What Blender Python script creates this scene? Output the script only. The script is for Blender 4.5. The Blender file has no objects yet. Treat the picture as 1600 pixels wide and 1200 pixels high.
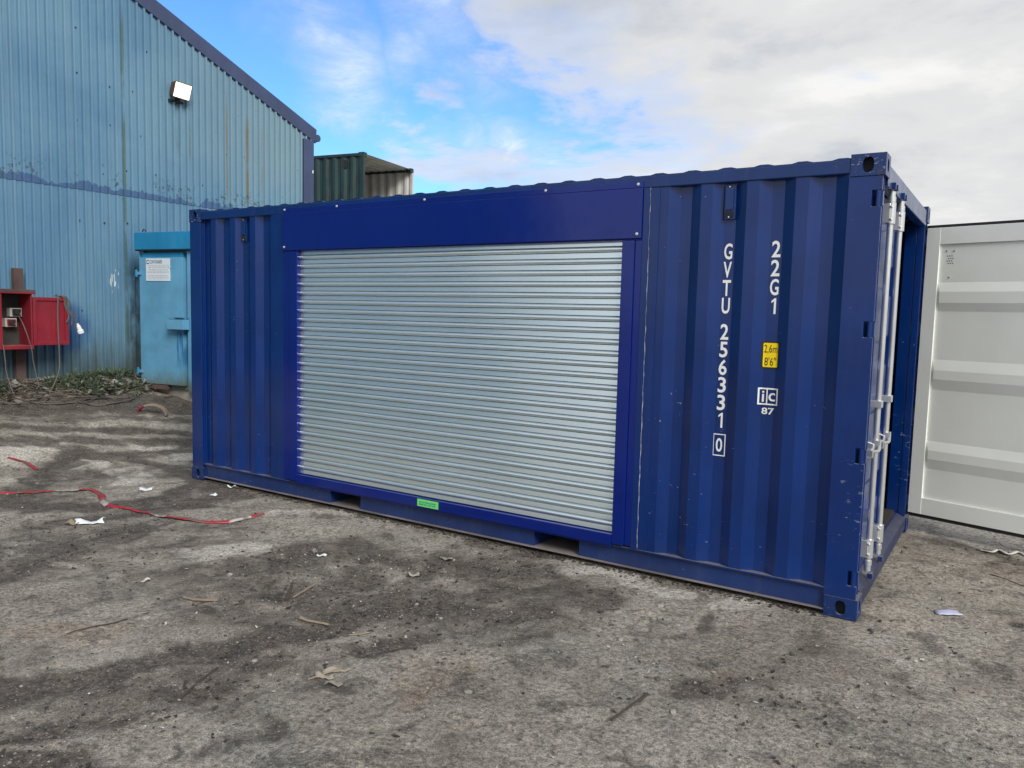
import bpy, bmesh, math, random
import numpy as np
from mathutils import Vector, Matrix
R = math.radians
scene = bpy.context.scene
C = scene.collection
random.seed(7)
rng = np.random.default_rng(7)

# ------------------------------------------------------------------ camera
cam = bpy.data.cameras.new('camera')
cam.sensor_fit = 'HORIZONTAL'; cam.sensor_width = 36.0
cam.lens = 36.0 * 1220.34 / 1600.0
cam.clip_start = 0.05; cam.clip_end = 3000
camo = bpy.data.objects.new('camera', cam); C.objects.link(camo)
camo.matrix_world = (Matrix.Translation((6.71527, -4.65593, 1.67902)) @ Matrix.Rotation(0.573009, 4, 'Z')
                     @ Matrix.Rotation(-0.0894729, 4, 'X') @ Matrix.Rotation(-0.0245829, 4, 'Y') @ Matrix.Rotation(math.pi/2, 4, 'X'))
scene.camera = camo

# ------------------------------------------------------------------ light
SUN_EL, SUN_AZ = R(36), R(-30)          # sun behind thin cloud, to the right of and behind the camera
sun = bpy.data.lights.new('sun', 'SUN'); sun.energy = 2.5; sun.angle = R(24); sun.color = (1.0, 0.96, 0.9)
suno = bpy.data.objects.new('sun', sun); C.objects.link(suno)
sd = Vector((math.cos(SUN_EL)*math.cos(SUN_AZ), math.cos(SUN_EL)*math.sin(SUN_AZ), math.sin(SUN_EL)))
suno.rotation_euler = (-sd).to_track_quat('-Z', 'Y').to_euler()

scene.view_settings.view_transform = 'Standard'; scene.view_settings.look = 'None'
scene.view_settings.exposure = 0.32; scene.view_settings.gamma = 1.0

world = bpy.data.worlds.new('World'); scene.world = world; world.use_nodes = True
def build_world():
    nt = world.node_tree; N = nt.nodes; L = nt.links; N.clear()
    def nd(t, **k):
        n = N.new(t)
        for a, b in k.items(): setattr(n, a, b)
        return n
    def mth(op, a, b=None, c=None, clamp=False):
        n = nd('ShaderNodeMath', operation=op, use_clamp=clamp)
        for i, v in enumerate((a, b, c)):
            if v is None: continue
            if isinstance(v, (int, float)): n.inputs[i].default_value = v
            else: L.new(v, n.inputs[i])
        return n.outputs[0]
    def ramp(fac, stops):
        r = nd('ShaderNodeValToRGB'); L.new(fac, r.inputs[0]); e = r.color_ramp.elements
        r.color_ramp.interpolation = 'EASE'
        while len(e) < len(stops): e.new(0.5)
        for i, (p, c) in enumerate(stops):
            e[i].position = p; e[i].color = (*c, 1) if len(c) == 3 else c
        return r.outputs[0]
    sky = nd('ShaderNodeTexSky', sky_type='NISHITA', sun_disc=False, sun_elevation=SUN_EL, sun_rotation=R(90)-SUN_AZ,
             air_density=1.0, dust_density=0.3, ozone_density=2.0)
    tint = nd('ShaderNodeMixRGB', blend_type='MULTIPLY'); tint.inputs[0].default_value = 1
    L.new(sky.outputs[0], tint.inputs[1]); tint.inputs[2].default_value = (0.86, 1.40, 2.05, 1)
    bg1 = nd('ShaderNodeBackground'); L.new(tint.outputs[0], bg1.inputs[0]); bg1.inputs[1].default_value = 0.088
    tc = nd('ShaderNodeTexCoord'); sp = nd('ShaderNodeSeparateXYZ'); L.new(tc.outputs['Generated'], sp.inputs[0])
    x, y, z = sp.outputs
    zc = mth('ADD', mth('MAXIMUM', z, 0.0), 0.16)
    px = mth('DIVIDE', x, zc); py = mth('DIVIDE', y, zc)
    cb = nd('ShaderNodeCombineXYZ'); L.new(px, cb.inputs[0]); L.new(py, cb.inputs[1]); cb.inputs[2].default_value = 3.7
    def noise(scale, det, rough, dist, off):
        mp = nd('ShaderNodeMapping'); L.new(cb.outputs[0], mp.inputs[0]); mp.inputs['Location'].default_value = off
        n = nd('ShaderNodeTexNoise'); L.new(mp.outputs[0], n.inputs[0]); n.inputs['Scale'].default_value = scale
        n.inputs['Detail'].default_value = det; n.inputs['Roughness'].default_value = rough; n.inputs['Distortion'].default_value = dist
        return n.outputs[0]
    n1 = noise(0.75, 8, 0.55, 0.3, (2.3, 4.1, 0)); n2 = noise(2.6, 10, 0.62, 0.25, (7.0, 1.0, 2.0)); n3 = noise(1.25, 7, 0.55, 0.3, (1.0, 9.0, 5.0))
    right = mth('ADD', mth('MULTIPLY', x, 0.84), mth('MULTIPLY', y, 0.54))
    fwd = mth('ADD', mth('MULTIPLY', x, -0.54), mth('MULTIPLY', y, 0.84))
    # cloud bank fills the right hand and rear sky; the gap of blue is ahead to the left
    side = mth('MULTIPLY', mth('ADD', right, 0.04), 1.30)
    rear = mth('MULTIPLY', mth('MULTIPLY', mth('SUBTRACT', 0.45, fwd, clamp=True), 1.0), 0.7)
    bank = mth('MINIMUM', mth('MAXIMUM', side, -0.26), 0.6)
    low = mth('MULTIPLY', mth('SUBTRACT', 0.16, z, clamp=True), 1.3)
    dens = mth('ADD', mth('ADD', mth('ADD', mth('ADD', mth('MULTIPLY', mth('SUBTRACT', n1, 0.22), 1.7), mth('MULTIPLY', mth('SUBTRACT', n2, 0.5), 0.75)), bank), rear), low)
    # loose wisps in the blue gap (unit directions, angular radius in degrees, strength)
    wv = nd('ShaderNodeVectorMath', operation='ADD'); L.new(tc.outputs['Generated'], wv.inputs[0])
    wn = nd('ShaderNodeTexNoise'); L.new(tc.outputs['Generated'], wn.inputs[0]); wn.inputs['Scale'].default_value = 9; wn.inputs['Detail'].default_value = 6
    ws = nd('ShaderNodeVectorMath', operation='MULTIPLY_ADD'); L.new(wn.outputs['Color'], ws.inputs[0]); ws.inputs[1].default_value = (0.13,)*3; ws.inputs[2].default_value = (-0.065,)*3
    L.new(ws.outputs[0], wv.inputs[1])
    wisp = None
    for (a, b, c_, r_, am) in [(-0.6915, 0.6503, 0.3144, 1.9, 0.26), (-0.6801, 0.6744, 0.2875, 2.0, 0.28), (-0.676, 0.6913, 0.255, 1.6, 0.24), (-0.6535, 0.7224, 0.2261, 1.5, 0.22), (-0.6244, 0.7536, 0.2053, 1.5, 0.24), (-0.5887, 0.7838, 0.1978, 1.6, 0.26), (-0.5377, 0.8206, 0.1938, 2.0, 0.28), (-0.4843, 0.8541, 0.1898, 2.2, 0.25), (-0.6212, 0.7241, 0.2997, 1.6, 0.2), (-0.7197, 0.6103, 0.331, 1.6, 0.16), (-0.5837, 0.7357, 0.3436, 3.0, 0.25), (-0.5415, 0.7948, 0.2741, 2.5, 0.2)]:
        dt = nd('ShaderNodeVectorMath', operation='DISTANCE'); L.new(wv.outputs[0], dt.inputs[0]); dt.inputs[1].default_value = (a, b, c_)
        mr = nd('ShaderNodeMapRange'); mr.interpolation_type = 'SMOOTHSTEP'; L.new(dt.outputs['Value'], mr.inputs[0]); mr.inputs[1].default_value = math.radians(r_*2.1); mr.inputs[2].default_value = 0.0; mr.inputs[4].default_value = am
        wisp = mr.outputs[0] if wisp is None else mth('MAXIMUM', wisp, mr.outputs[0])
    wisp = mth('MULTIPLY', wisp, mth('POWER', mth('MULTIPLY', noise(3.6, 10, 0.68, 0.5, (3.0, 2.0, 1.0)), 1.9), 2.6))
    m2 = mth('MULTIPLY', wisp, 2.0, clamp=True)
    mask0 = ramp(dens, [(0.48, (0, 0, 0)), (0.66, (0.75,)*3), (0.84, (1, 1, 1))])
    shade = ramp(mth('ADD', mth('MULTIPLY', n3, 0.7), mth('MULTIPLY', n2, 0.3)), [(0.36, (0.94, 0.935, 0.92)), (0.50, (0.77, 0.775, 0.78)), (0.64, (0.56, 0.60, 0.66))])
    bg2 = nd('ShaderNodeBackground'); wc = nd('ShaderNodeMixRGB'); L.new(mth('SUBTRACT', m2, mask0, clamp=True), wc.inputs[0]); L.new(shade, wc.inputs[1]); wc.inputs[2].default_value = (0.80, 0.95, 1.05, 1); L.new(wc.outputs[0], bg2.inputs[0]); bg2.inputs[1].default_value = 0.80
    mask = mth('MAXIMUM', mask0, m2); mx = nd('ShaderNodeMixShader'); L.new(mask, mx.inputs[0]); L.new(bg1.outputs[0], mx.inputs[1]); L.new(bg2.outputs[0], mx.inputs[2])
    out = nd('ShaderNodeOutputWorld'); L.new(mx.outputs[0], out.inputs[0])
build_world()

# ------------------------------------------------------------------ materials
class MT:
    def __init__(s, name):
        s.m = bpy.data.materials.new(name); s.m.use_nodes = True; s.nt = s.m.node_tree
        s.N = s.nt.nodes; s.L = s.nt.links; s.b = s.N['Principled BSDF']
    def nd(s, t, **k):
        n = s.N.new(t)
        for a, b in k.items(): setattr(n, a, b)
        return n
    def lk(s, v, sock):
        if isinstance(v, (int, float)): sock.default_value = v
        elif isinstance(v, tuple): sock.default_value = (*v, 1) if len(v) == 3 else v
        else: s.L.new(v, sock)
    def math(s, op, a, b=0.0, clamp=False):
        n = s.nd('ShaderNodeMath', operation=op, use_clamp=clamp); s.lk(a, n.inputs[0]); s.lk(b, n.inputs[1]); return n.outputs[0]
    def coord(s, scale=(1, 1, 1), loc=(0, 0, 0)):
        tc = s.nd('ShaderNodeTexCoord'); mp = s.nd('ShaderNodeMapping'); s.L.new(tc.outputs['Object'], mp.inputs[0])
        mp.inputs['Scale'].default_value = scale; mp.inputs['Location'].default_value = loc; return mp.outputs[0]
    def noise(s, vec, scale, det=4, rough=0.55, dist=0.0):
        n = s.nd('ShaderNodeTexNoise'); s.L.new(vec, n.inputs[0]); n.inputs['Scale'].default_value = scale
        n.inputs['Detail'].default_value = det; n.inputs['Roughness'].default_value = rough; n.inputs['Distortion'].default_value = dist
        return n.outputs[0]
    def ss(s, v, a, b):
        n = s.nd('ShaderNodeMapRange'); s.lk(v, n.inputs[0]); n.inputs[1].default_value = a; n.inputs[2].default_value = b
        n.interpolation_type = 'SMOOTHSTEP'; return n.outputs[0]
    def mix(s, f, a, b, mode='MIX'):
        n = s.nd('ShaderNodeMixRGB', blend_type=mode); s.lk(f, n.inputs[0]); s.lk(a, n.inputs[1]); s.lk(b, n.inputs[2]); return n.outputs[0]
    def sep(s):
        tc = s.nd('ShaderNodeTexCoord'); q = s.nd('ShaderNodeSeparateXYZ'); s.L.new(tc.outputs['Object'], q.inputs[0]); return q.outputs
    def up(s):
        g = s.nd('ShaderNodeNewGeometry'); q = s.nd('ShaderNodeSeparateXYZ'); s.L.new(g.outputs['True Normal'], q.inputs[0]); return q.outputs[2]
    def bump(s, h, strength=0.2, dist=0.01):
        n = s.nd('ShaderNodeBump'); s.lk(h, n.inputs['Height']); n.inputs['Strength'].default_value = strength
        n.inputs['Distance'].default_value = dist; s.L.new(n.outputs[0], s.b.inputs['Normal'])
    def done(s, col, rough=0.5, metal=0.0, spec=None):
        s.lk(col, s.b.inputs['Base Color']); s.lk(rough, s.b.inputs['Roughness']); s.lk(metal, s.b.inputs['Metallic'])
        if spec is not None: s.b.inputs['Specular IOR Level'].default_value = spec
        return s.m

def paint(name, col, rough=0.4, var=0.12, dust=0.0, dustcol=(0.22, 0.20, 0.18), chips=0.0, chipcol=(0.35, 0.36, 0.38), wave=0.0, spec=None, low=0.0, rust=0.0, scuff=0, updust=1.0, lowz=0.0, lowcol=None, store=0, chipt=0.70, cb=0.5):
    t = MT(name); v = t.coord()
    n = t.noise(v, 2.2, 5); n2 = t.noise(t.coord((9, 9, 0.8)), 2.0, 4)
    c = t.mix(t.ss(n, 0.3, 0.7), tuple(x*(1-var) for x in col), tuple(min(1, x*(1+var)) for x in col))
    if dust:
        # rain-washed dust film and run marks
        c = t.mix(t.math('MULTIPLY', t.ss(n2, 0.45, 0.8), dust*0.45), c, dustcol)
        ups = t.ss(t.up(), 0.6, 0.95)
        c = t.mix(t.math('MULTIPLY', t.math('MULTIPLY', ups, t.math('ADD', t.math('MULTIPLY', t.noise(v, 14, 4), 0.8), 0.3), clamp=True), updust), c, dustcol)
    if low:
        z = t.math('SUBTRACT', t.sep()[2], lowz)
        f = t.math('MULTIPLY', t.ss(t.math('ADD', z, t.math('MULTIPLY', t.noise(v, 9, 5), 0.25)), 0.42, 0.12), low)
        c = t.mix(f, c, lowcol or dustcol)
    if store:      # darker blue run below the lock box, and grime blots
        q = t.sep(); fx = t.ss(t.math('ABSOLUTE', t.math('SUBTRACT', q[0], -2.98)), 0.13, 0.03); fz = t.math('MULTIPLY', t.ss(q[2], 0.75, 0.95), t.ss(q[2], 1.36, 1.30))
        c = t.mix(t.math('MULTIPLY', t.math('MULTIPLY', fx, fz), t.ss(t.noise(t.coord((14, 1, 1.4)), 1.7, 4), 0.42, 0.60)), c, (0.02, 0.14, 0.34))
        c = t.mix(t.math('MULTIPLY', t.ss(t.noise(t.coord((1, 1, 0.6), (4, 4, 2)), 5.5, 6, 0.7), 0.58, 0.72), 0.35), c, (0.07, 0.20, 0.32))
    if chips:
        ch = t.noise(t.coord((1, 1, 2.2)), 34, 3, 0.6); big = t.noise(v, 1.7, 3)
        f = t.math('MULTIPLY', t.ss(ch, chipt, chipt+0.04), t.ss(big, cb, cb+0.12))
        c = t.mix(t.math('MULTIPLY', f, chips), c, chipcol)
    if scuff:
        q = t.sep(); bx = t.math('MULTIPLY', t.math('MULTIPLY', t.ss(q[2], 0.33, 0.45), t.ss(q[2], 1.05, 0.75)), t.ss(q[0], 5.88, 5.92))
        f = t.math('MULTIPLY', t.ss(t.noise(t.coord((1.0, 1, 2.6)), 13, 6, 0.75), 0.60, 0.66), bx); c = t.mix(t.math('MULTIPLY', f, 0.7), c, (0.30, 0.33, 0.42))
    if rust:
        f = t.math('MULTIPLY', t.ss(t.noise(v, 11, 6, 0.65), 0.62, 0.70), rust); c = t.mix(f, c, (0.10, 0.035, 0.015))
    r = t.math('ADD', t.math('MULTIPLY', t.noise(v, 6, 4), 0.22), rough-0.11)
    h = t.math('ADD', t.math('MULTIPLY', t.noise(v, 90, 2), 0.12), t.math('MULTIPLY', t.noise(v, 3.2, 2), wave*4))
    t.bump(h, 0.22, 0.004)
    return t.done(c, r, spec=spec)

M = {}
M['blue'] = paint('weathered navy paint', (0.0009, 0.023, 0.138), 0.20, 0.12, dust=0.05, chips=0.9, wave=0.5, low=0.04)
M['bluepost'] = paint('scuffed navy paint', (0.0009, 0.023, 0.138), 0.20, 0.12, dust=0.05, chips=0.9, wave=0.5, low=0.04, scuff=1)
M['bluerail'] = paint('navy rail paint', (0.0018, 0.025, 0.130), 0.25, 0.15, dust=0.09, chips=1.0, low=0.06, wave=0.4)
M['newblue'] = paint('fresh royal blue paint', (0.0008, 0.0135, 0.165), 0.15, 0.05, wave=0.7, dust=0.0)
M['darkblue'] = paint('dark inner blue paint', (0.006, 0.022, 0.10), 0.4, 0.1)
M['sillblue'] = paint('scuffed door sill paint', (0.014, 0.022, 0.07), 0.45, 0.2, dust=0.2, chips=1.0, updust=0.15)
M['castblue'] = paint('worn casting paint', (0.004, 0.026, 0.125), 0.33, 0.2, dust=0.15, chips=1.0, chipcol=(0.30, 0.28, 0.27), rust=0.5, chipt=0.60, cb=0.40)
M['dusty'] = paint('dusty steel ledge', (0.17, 0.15, 0.15), 0.8, 0.3)
M['white'] = paint('cream inner paint', (0.84, 0.87, 0.83), 0.42, 0.03, wave=0.3)
M['lightblue'] = paint('faded sky blue paint', (0.11, 0.32, 0.50), 0.55, 0.14, dust=0.30, low=0.85, lowz=0.52, lowcol=(0.12, 0.125, 0.06), store=1, dustcol=(0.16, 0.2, 0.16), chips=0.4, rust=0.15)
M['hoodblue'] = paint('teal blue paint', (0.012, 0.21, 0.42), 0.5, 0.12, dust=0.2)
M['green'] = paint('dark green container paint', (0.008, 0.034, 0.035), 0.5, 0.25, dust=0.35, rust=0.2)
M['greyin'] = paint('pale grey inner paint', (0.55, 0.55, 0.52), 0.6, 0.2, dust=0.5, dustcol=(0.25, 0.2, 0.15))
M['red'] = paint('faded red paint', (0.20, 0.0045, 0.018), 0.6, 0.25, dust=0.3, dustcol=(0.3, 0.12, 0.1))
M['rust'] = paint('rusty post steel', (0.085, 0.055, 0.05), 0.85, 0.35, rust=0.8)
M['black'] = paint('black rubber', (0.018, 0.018, 0.02), 0.7, 0.1)
M['dark'] = paint('dark cavity', (0.012, 0.014, 0.02), 0.9, 0.1)
M['trim'] = paint('slate blue flashing', (0.04, 0.062, 0.14), 0.45, 0.12, dust=0.1)
M['board'] = paint('grey back board', (0.045, 0.045, 0.04), 0.8, 0.2)
M['textwhite'] = paint('white stencil paint', (0.80, 0.82, 0.83), 0.5, 0.04)
M['yellow'] = paint('yellow decal', (0.85, 0.62, 0.0), 0.4, 0.03)
M['decalblack'] = paint('black decal', (0.012, 0.012, 0.014), 0.4, 0.03)
M['sign'] = paint('weathered sign white', (0.66, 0.74, 0.78), 0.5, 0.05)
M['signink'] = paint('navy sign ink', (0.03, 0.07, 0.22), 0.5, 0.1)
M['signfaint'] = paint('faded sign ink', (0.50, 0.55, 0.62), 0.5, 0.1)
M['lime'] = paint('lime label', (0.18, 0.72, 0.12), 0.45, 0.05)
M['cable'] = paint('grey cable', (0.10, 0.09, 0.08), 0.7, 0.2)
M['paper'] = paint('crumpled paper', (0.70, 0.74, 0.76), 0.8, 0.08)
M['plastic'] = paint('milky plastic', (0.45, 0.46, 0.62), 0.35, 0.1)
M['wood'] = paint('weathered wood', (0.24, 0.19, 0.14), 0.9, 0.3)
M['darkwood'] = paint('dark wet wood', (0.06, 0.045, 0.035), 0.85, 0.3)
M['stone'] = paint('pale stone', (0.32, 0.30, 0.26), 0.9, 0.25)
M['floorply'] = paint('plywood floor', (0.03, 0.024, 0.02), 0.8, 0.25)
M['seal'] = paint('white sealant', (0.5, 0.5, 0.5), 0.6, 0.3)

def galv(name, col, rough, metal, streak, k=1.0):
    t = MT(name); v = t.coord(streak)
    n = t.noise(v, 3, 5, 0.6); sp = t.noise(t.coord(), 40, 3, 0.6)
    c = t.mix(t.ss(n, 0.3, 0.7), tuple(x*(1-0.14*k) for x in col), col)
    c = t.mix(t.math('MULTIPLY', t.ss(sp, 0.45, 0.75), 0.25*k), c, tuple(x*0.8 for x in col))
    t.bump(t.math('MULTIPLY', t.noise(v, 12, 3), 0.3), 0.10*k, 0.001)
    return t.done(c, t.math('ADD', t.math('MULTIPLY', n, 0.1), rough-0.05), metal)
M['shutter'] = galv('galvanised shutter', (0.78, 0.885, 0.915), 0.25, 0.84, (0.35, 1, 1.2), 0.2)
M['galv'] = galv('galvanised steel', (0.78, 0.80, 0.80), 0.32, 0.75, (3, 3, 1))
M['screw'] = galv('bright screw', (0.8, 0.82, 0.85), 0.3, 0.5, (1, 1, 1))

def cladding_mat(seam):
    t = MT('weathered blue cladding'); v = t.coord(); q = t.sep(); z = q[2]; y = q[1]
    c = t.mix(t.ss(t.noise(v, 0.7, 5, 0.6, 0.4), 0.3, 0.7), (0.088, 0.205, 0.335), (0.135, 0.27, 0.385))
    # lamp light painted into the colour: upper right paler and greyer
    pale = t.math('MULTIPLY', t.ss(y, 1.2, 5.0), t.ss(z, 3.0, 4.2)); c = t.mix(t.math('MULTIPLY', pale, 0.55), c, (0.23, 0.33, 0.36))
    # rain streaks
    st = t.noise(t.coord((1, 7.5, 0.16)), 1.6, 5, 0.6); c = t.mix(t.math('MULTIPLY', t.ss(st, 0.50, 0.70), 0.40), c, (0.185, 0.30, 0.37))
    st2 = t.noise(t.coord((1, 9, 0.22), (3, 5, 1)), 1.9, 5, 0.6); c = t.mix(t.math('MULTIPLY', t.ss(st2, 0.56, 0.72), 0.38), c, (0.085, 0.17, 0.25))
    # brown run marks on a few ribs
    def line(y0, w, z0, z1, colr, amt):
        f = t.math('MULTIPLY', t.ss(t.math('ABSOLUTE', t.math('SUBTRACT', y, y0)), w, w*0.3), t.math('MULTIPLY', t.ss(z, z0, z0+0.3), t.ss(z, z1, z1-0.5)))
        return t.mix(t.math('MULTIPLY', t.math('MULTIPLY', f, t.ss(t.noise(t.coord((1, 4, 1.2)), 2.5, 4), 0.28, 0.6)), amt), c, colr)
    for a in ((3.62, 0.045, 3.2, 5.2, (0.17, 0.15, 0.09), 0.9), (4.02, 0.035, 3.2, 5.0, (0.18, 0.16, 0.10), 0.7), (4.33, 0.03, 3.1, 4.9, (0.22, 0.17, 0.10), 0.55),
              (1.885, 0.03, 0.3, 6.0, (0.06, 0.10, 0.06), 0.8), (2.02, 0.13, 0.2, 2.5, (0.025, 0.05, 0.06), 0.9), (2.72, 0.10, 3.9, 4.85, (0.07, 0.13, 0.14), 0.5), (2.95, 0.04, 3.8, 4.75, (0.09, 0.14, 0.08), 0.7)):
        c = line(*a)
    # flaked paint just above the lap joint, bare darker blue
    edge = t.math('ADD', t.math('MULTIPLY', t.noise(t.coord((1, 2.2, 0.01)), 1.1, 2, 0.5), 0.75), t.math('MULTIPLY', t.noise(t.coord((1, 6, 3)), 2.3, 5, 0.65, 0.3), 0.3))
    lim = t.math('ADD', t.math('MULTIPLY', t.math('SUBTRACT', edge, 0.47), 0.6), seam+0.045)
    pe = t.math('MULTIPLY', t.math('LESS_THAN', z, lim), t.math('GREATER_THAN', z, seam-0.005))
    c = t.mix(t.math('MULTIPLY', pe, 0.85), c, (0.045, 0.10, 0.23))
    fl = t.math('MULTIPLY', t.ss(t.noise(v, 17, 4, 0.65), 0.57, 0.60), t.math('MULTIPLY', t.ss(z, seam+0.42, seam+0.2), t.math('GREATER_THAN', z, seam)))
    c = t.mix(t.math('MULTIPLY', fl, t.ss(t.noise(v, 1.8, 2), 0.42, 0.55)), c, (0.06, 0.10, 0.14))
    # dirt and algae splash at the foot
    ft = t.ss(t.math('ADD', z, t.math('MULTIPLY', t.noise(t.coord((1, 6, 1)), 2, 5), 0.9)), 1.95, 0.95)
    c = t.mix(t.math('MULTIPLY', ft, 0.85), c, (0.06, 0.075, 0.062))
    # dark blue overspray round the box
    t2 = t.math('ADD', t.math('POWER', t.math('DIVIDE', t.math('SUBTRACT', y, 0.95), 0.42), 2.0), t.math('POWER', t.math('DIVIDE', t.math('SUBTRACT', z, 1.35), 0.42), 2.0))
    sp = t.math('MULTIPLY', t.ss(t.math('ADD', t2, t.math('MULTIPLY', t.noise(v, 5, 3), 0.8)), 1.5, 0.6), 0.8)
    c = t.mix(sp, c, (0.02, 0.075, 0.23))
    # a splash of white paint
    t3 = t.math('ADD', t.math('POWER', t.math('DIVIDE', t.math('SUBTRACT', y, 1.70), 0.07), 2.0), t.math('POWER', t.math('DIVIDE', t.math('SUBTRACT', z, 2.02), 0.22), 2.0))
    ws = t.math('MULTIPLY', t.ss(t.noise(t.coord((1, 1, 0.35)), 22, 3, 0.6, 0.5), 0.58, 0.61), t.math('LESS_THAN', t3, 1.0))
    c = t.mix(ws, c, (0.62, 0.68, 0.70))
    t.bump(t.math('ADD', t.math('MULTIPLY', t.noise(v, 60, 3), 0.15), t.noise(v, 2.5, 2)), 0.2, 0.012)
    return t.done(c, 0.5)
SEAM = 3.235
M['clad'] = cladding_mat(SEAM)

def tape_mat():
    t = MT('red and white barrier tape'); x = t.nd('ShaderNodeAttribute', attribute_name='run').outputs['Fac']
    s = t.math('FRACT', t.math('MULTIPLY', x, 1.35)); n = t.noise(t.coord(), 9, 4)
    c = t.mix(t.ss(t.math('ADD', s, t.math('MULTIPLY', n, 0.15)), 0.80, 0.84), (0.36, 0.015, 0.03), (0.42, 0.37, 0.35))
    c = t.mix(t.math('MULTIPLY', t.ss(n, 0.46, 0.62), 0.85), c, (0.13, 0.10, 0.085))
    return t.done(c, 0.45)
M['tape'] = tape_mat()

def ground_mat():
    t = MT('trodden yard ground'); v = t.coord()
    mud = t.nd('ShaderNodeAttribute', attribute_name='mud').outputs['Fac']  # mud stains, and the shade painted under the open door
    pale = t.nd('ShaderNodeAttribute', attribute_name='pale').outputs['Fac']
    och = t.nd('ShaderNodeAttribute', attribute_name='ochre').outputs['Fac']
    n1 = t.noise(v, 1.3, 7, 0.62, 0.4); n2 = t.noise(v, 7, 8, 0.68, 0.3); n3 = t.noise(v, 42, 6, 0.7); n4 = t.noise(v, 170, 4, 0.7)
    c = t.mix(t.ss(n1, 0.33, 0.67), (0.235, 0.209, 0.175), (0.380, 0.347, 0.297))
    c = t.mix(t.math('MULTIPLY', t.ss(n2, 0.52, 0.64), 0.55), c, (0.13, 0.118, 0.104))
    c = t.mix(t.math('MULTIPLY', t.ss(n2, 0.46, 0.28), 0.55), c, (0.46, 0.435, 0.39))
    c = t.mix(t.math('MULTIPLY', t.ss(t.noise(t.coord((1, 1, 1), (5, 3, 0)), 0.9, 3), 0.5, 0.7), 0.25), c, (0.20, 0.22, 0.205))
    pf = t.ss(t.math('ADD', pale, t.math('MULTIPLY', t.math('SUBTRACT', n2, 0.5), 1.5)), 0.35, 0.8)
    c = t.mix(t.math('MULTIPLY', pf, 0.9), c, (0.54, 0.51, 0.455))
    of = t.math('MULTIPLY', t.ss(t.math('ADD', och, t.math('MULTIPLY', t.math('SUBTRACT', n2, 0.5), 0.8)), 0.3, 0.9), 0.35)
    c = t.mix(of, c, (0.26, 0.165, 0.10))
    n5 = t.noise(t.coord((1, 1, 1), (9, 2, 0)), 3.6, 9, 0.72, 0.5); mf = t.ss(t.math('ADD', mud, t.math('MULTIPLY', t.math('SUBTRACT', t.math('ADD', t.math('MULTIPLY', n5, 0.62), t.math('MULTIPLY', n3, 0.38)), 0.5), 3.6)), 0.16, 0.74)
    c = t.mix(t.math('MULTIPLY', mf, 0.86), c, t.mix(t.ss(n2, 0.35, 0.65), (0.038, 0.032, 0.027), (0.120, 0.101, 0.084)))
    pl2 = t.math('MULTIPLY', t.ss(t.noise(v, 3.1, 8, 0.7, 0.6), 0.54, 0.62), 0.6); c = t.mix(pl2, c, (0.085, 0.077, 0.068))
    c = t.mix(1.0, c, t.mix(t.ss(n3, 0.30, 0.70), (0.50,)*3, (1.45,)*3), 'MULTIPLY')
    c = t.mix(1.0, c, t.mix(t.ss(n4, 0.30, 0.70), (0.55,)*3, (1.42,)*3), 'MULTIPLY')
    vo = t.nd('ShaderNodeTexVoronoi'); t.L.new(t.coord(), vo.inputs[0]); vo.inputs['Scale'].default_value = 19; vo.inputs['Randomness'].default_value = 1.0
    sel = t.nd('ShaderNodeSeparateColor'); t.L.new(vo.outputs['Color'], sel.inputs[0])
    dk = t.math('MULTIPLY', t.ss(t.math('ADD', vo.outputs['Distance'], t.math('MULTIPLY', n3, 0.9)), 0.66, 0.52), t.math('GREATER_THAN', sel.outputs[0], 0.72))
    c = t.mix(t.math('MULTIPLY', dk, 0.55), c, (0.05, 0.047, 0.043))
    vo2 = t.nd('ShaderNodeTexVoronoi'); t.L.new(t.coord(), vo2.inputs[0]); vo2.inputs['Scale'].default_value = 85
    se2 = t.nd('ShaderNodeSeparateColor'); t.L.new(vo2.outputs['Color'], se2.inputs[0])
    lt = t.math('MULTIPLY', t.ss(vo2.outputs['Distance'], 0.42, 0.28), t.math('GREATER_THAN', se2.outputs[1], 0.84))
    c = t.mix(t.math('MULTIPLY', lt, 0.6), c, (0.42, 0.41, 0.38))
    h = t.math('ADD', t.math('ADD', t.math('MULTIPLY', n2, 1.6), t.math('MULTIPLY', n3, 0.75)), t.math('ADD', t.math('MULTIPLY', n4, 0.28), t.math('MULTIPLY', dk, 0.25)))
    t.bump(h, 1.0, 0.022)
    return t.done(c, t.math('SUBTRACT', 0.95, t.math('MULTIPLY', mf, 0.18)), spec=0.25)
M['ground'] = ground_mat()

def leafy(name, a, b):
    t = MT(name); i = t.nd('ShaderNodeNewGeometry').outputs['Random Per Island']
    return t.done(t.mix(i, a, b), 0.8)
M['weed'] = leafy('weed leaves', (0.022, 0.05, 0.028), (0.10, 0.14, 0.075))
M['strawm'] = leafy('dead stalks and chips', (0.06, 0.05, 0.038), (0.26, 0.225, 0.17))
M['gravelm'] = leafy('mixed grit', (0.07, 0.065, 0.06), (0.36, 0.34, 0.31))
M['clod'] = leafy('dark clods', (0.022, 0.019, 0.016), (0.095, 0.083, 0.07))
M['splint'] = leafy('pale split wood', (0.20, 0.175, 0.14), (0.34, 0.305, 0.25))
M['litterm2'] = leafy('grey rubbish', (0.05, 0.045, 0.04), (0.30, 0.28, 0.25))
M['litterm'] = leafy('pale scraps', (0.30, 0.28, 0.24), (0.66, 0.66, 0.62))

def emis(name, col, s):
    t = MT(name); t.b.inputs['Emission Color'].default_value = (*col, 1); t.b.inputs['Emission Strength'].default_value = s
    return t.done(col, 0.3)
M['lamp'] = emis('lit lamp glass', (1.0, 0.84, 0.58), 1.55)

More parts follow.
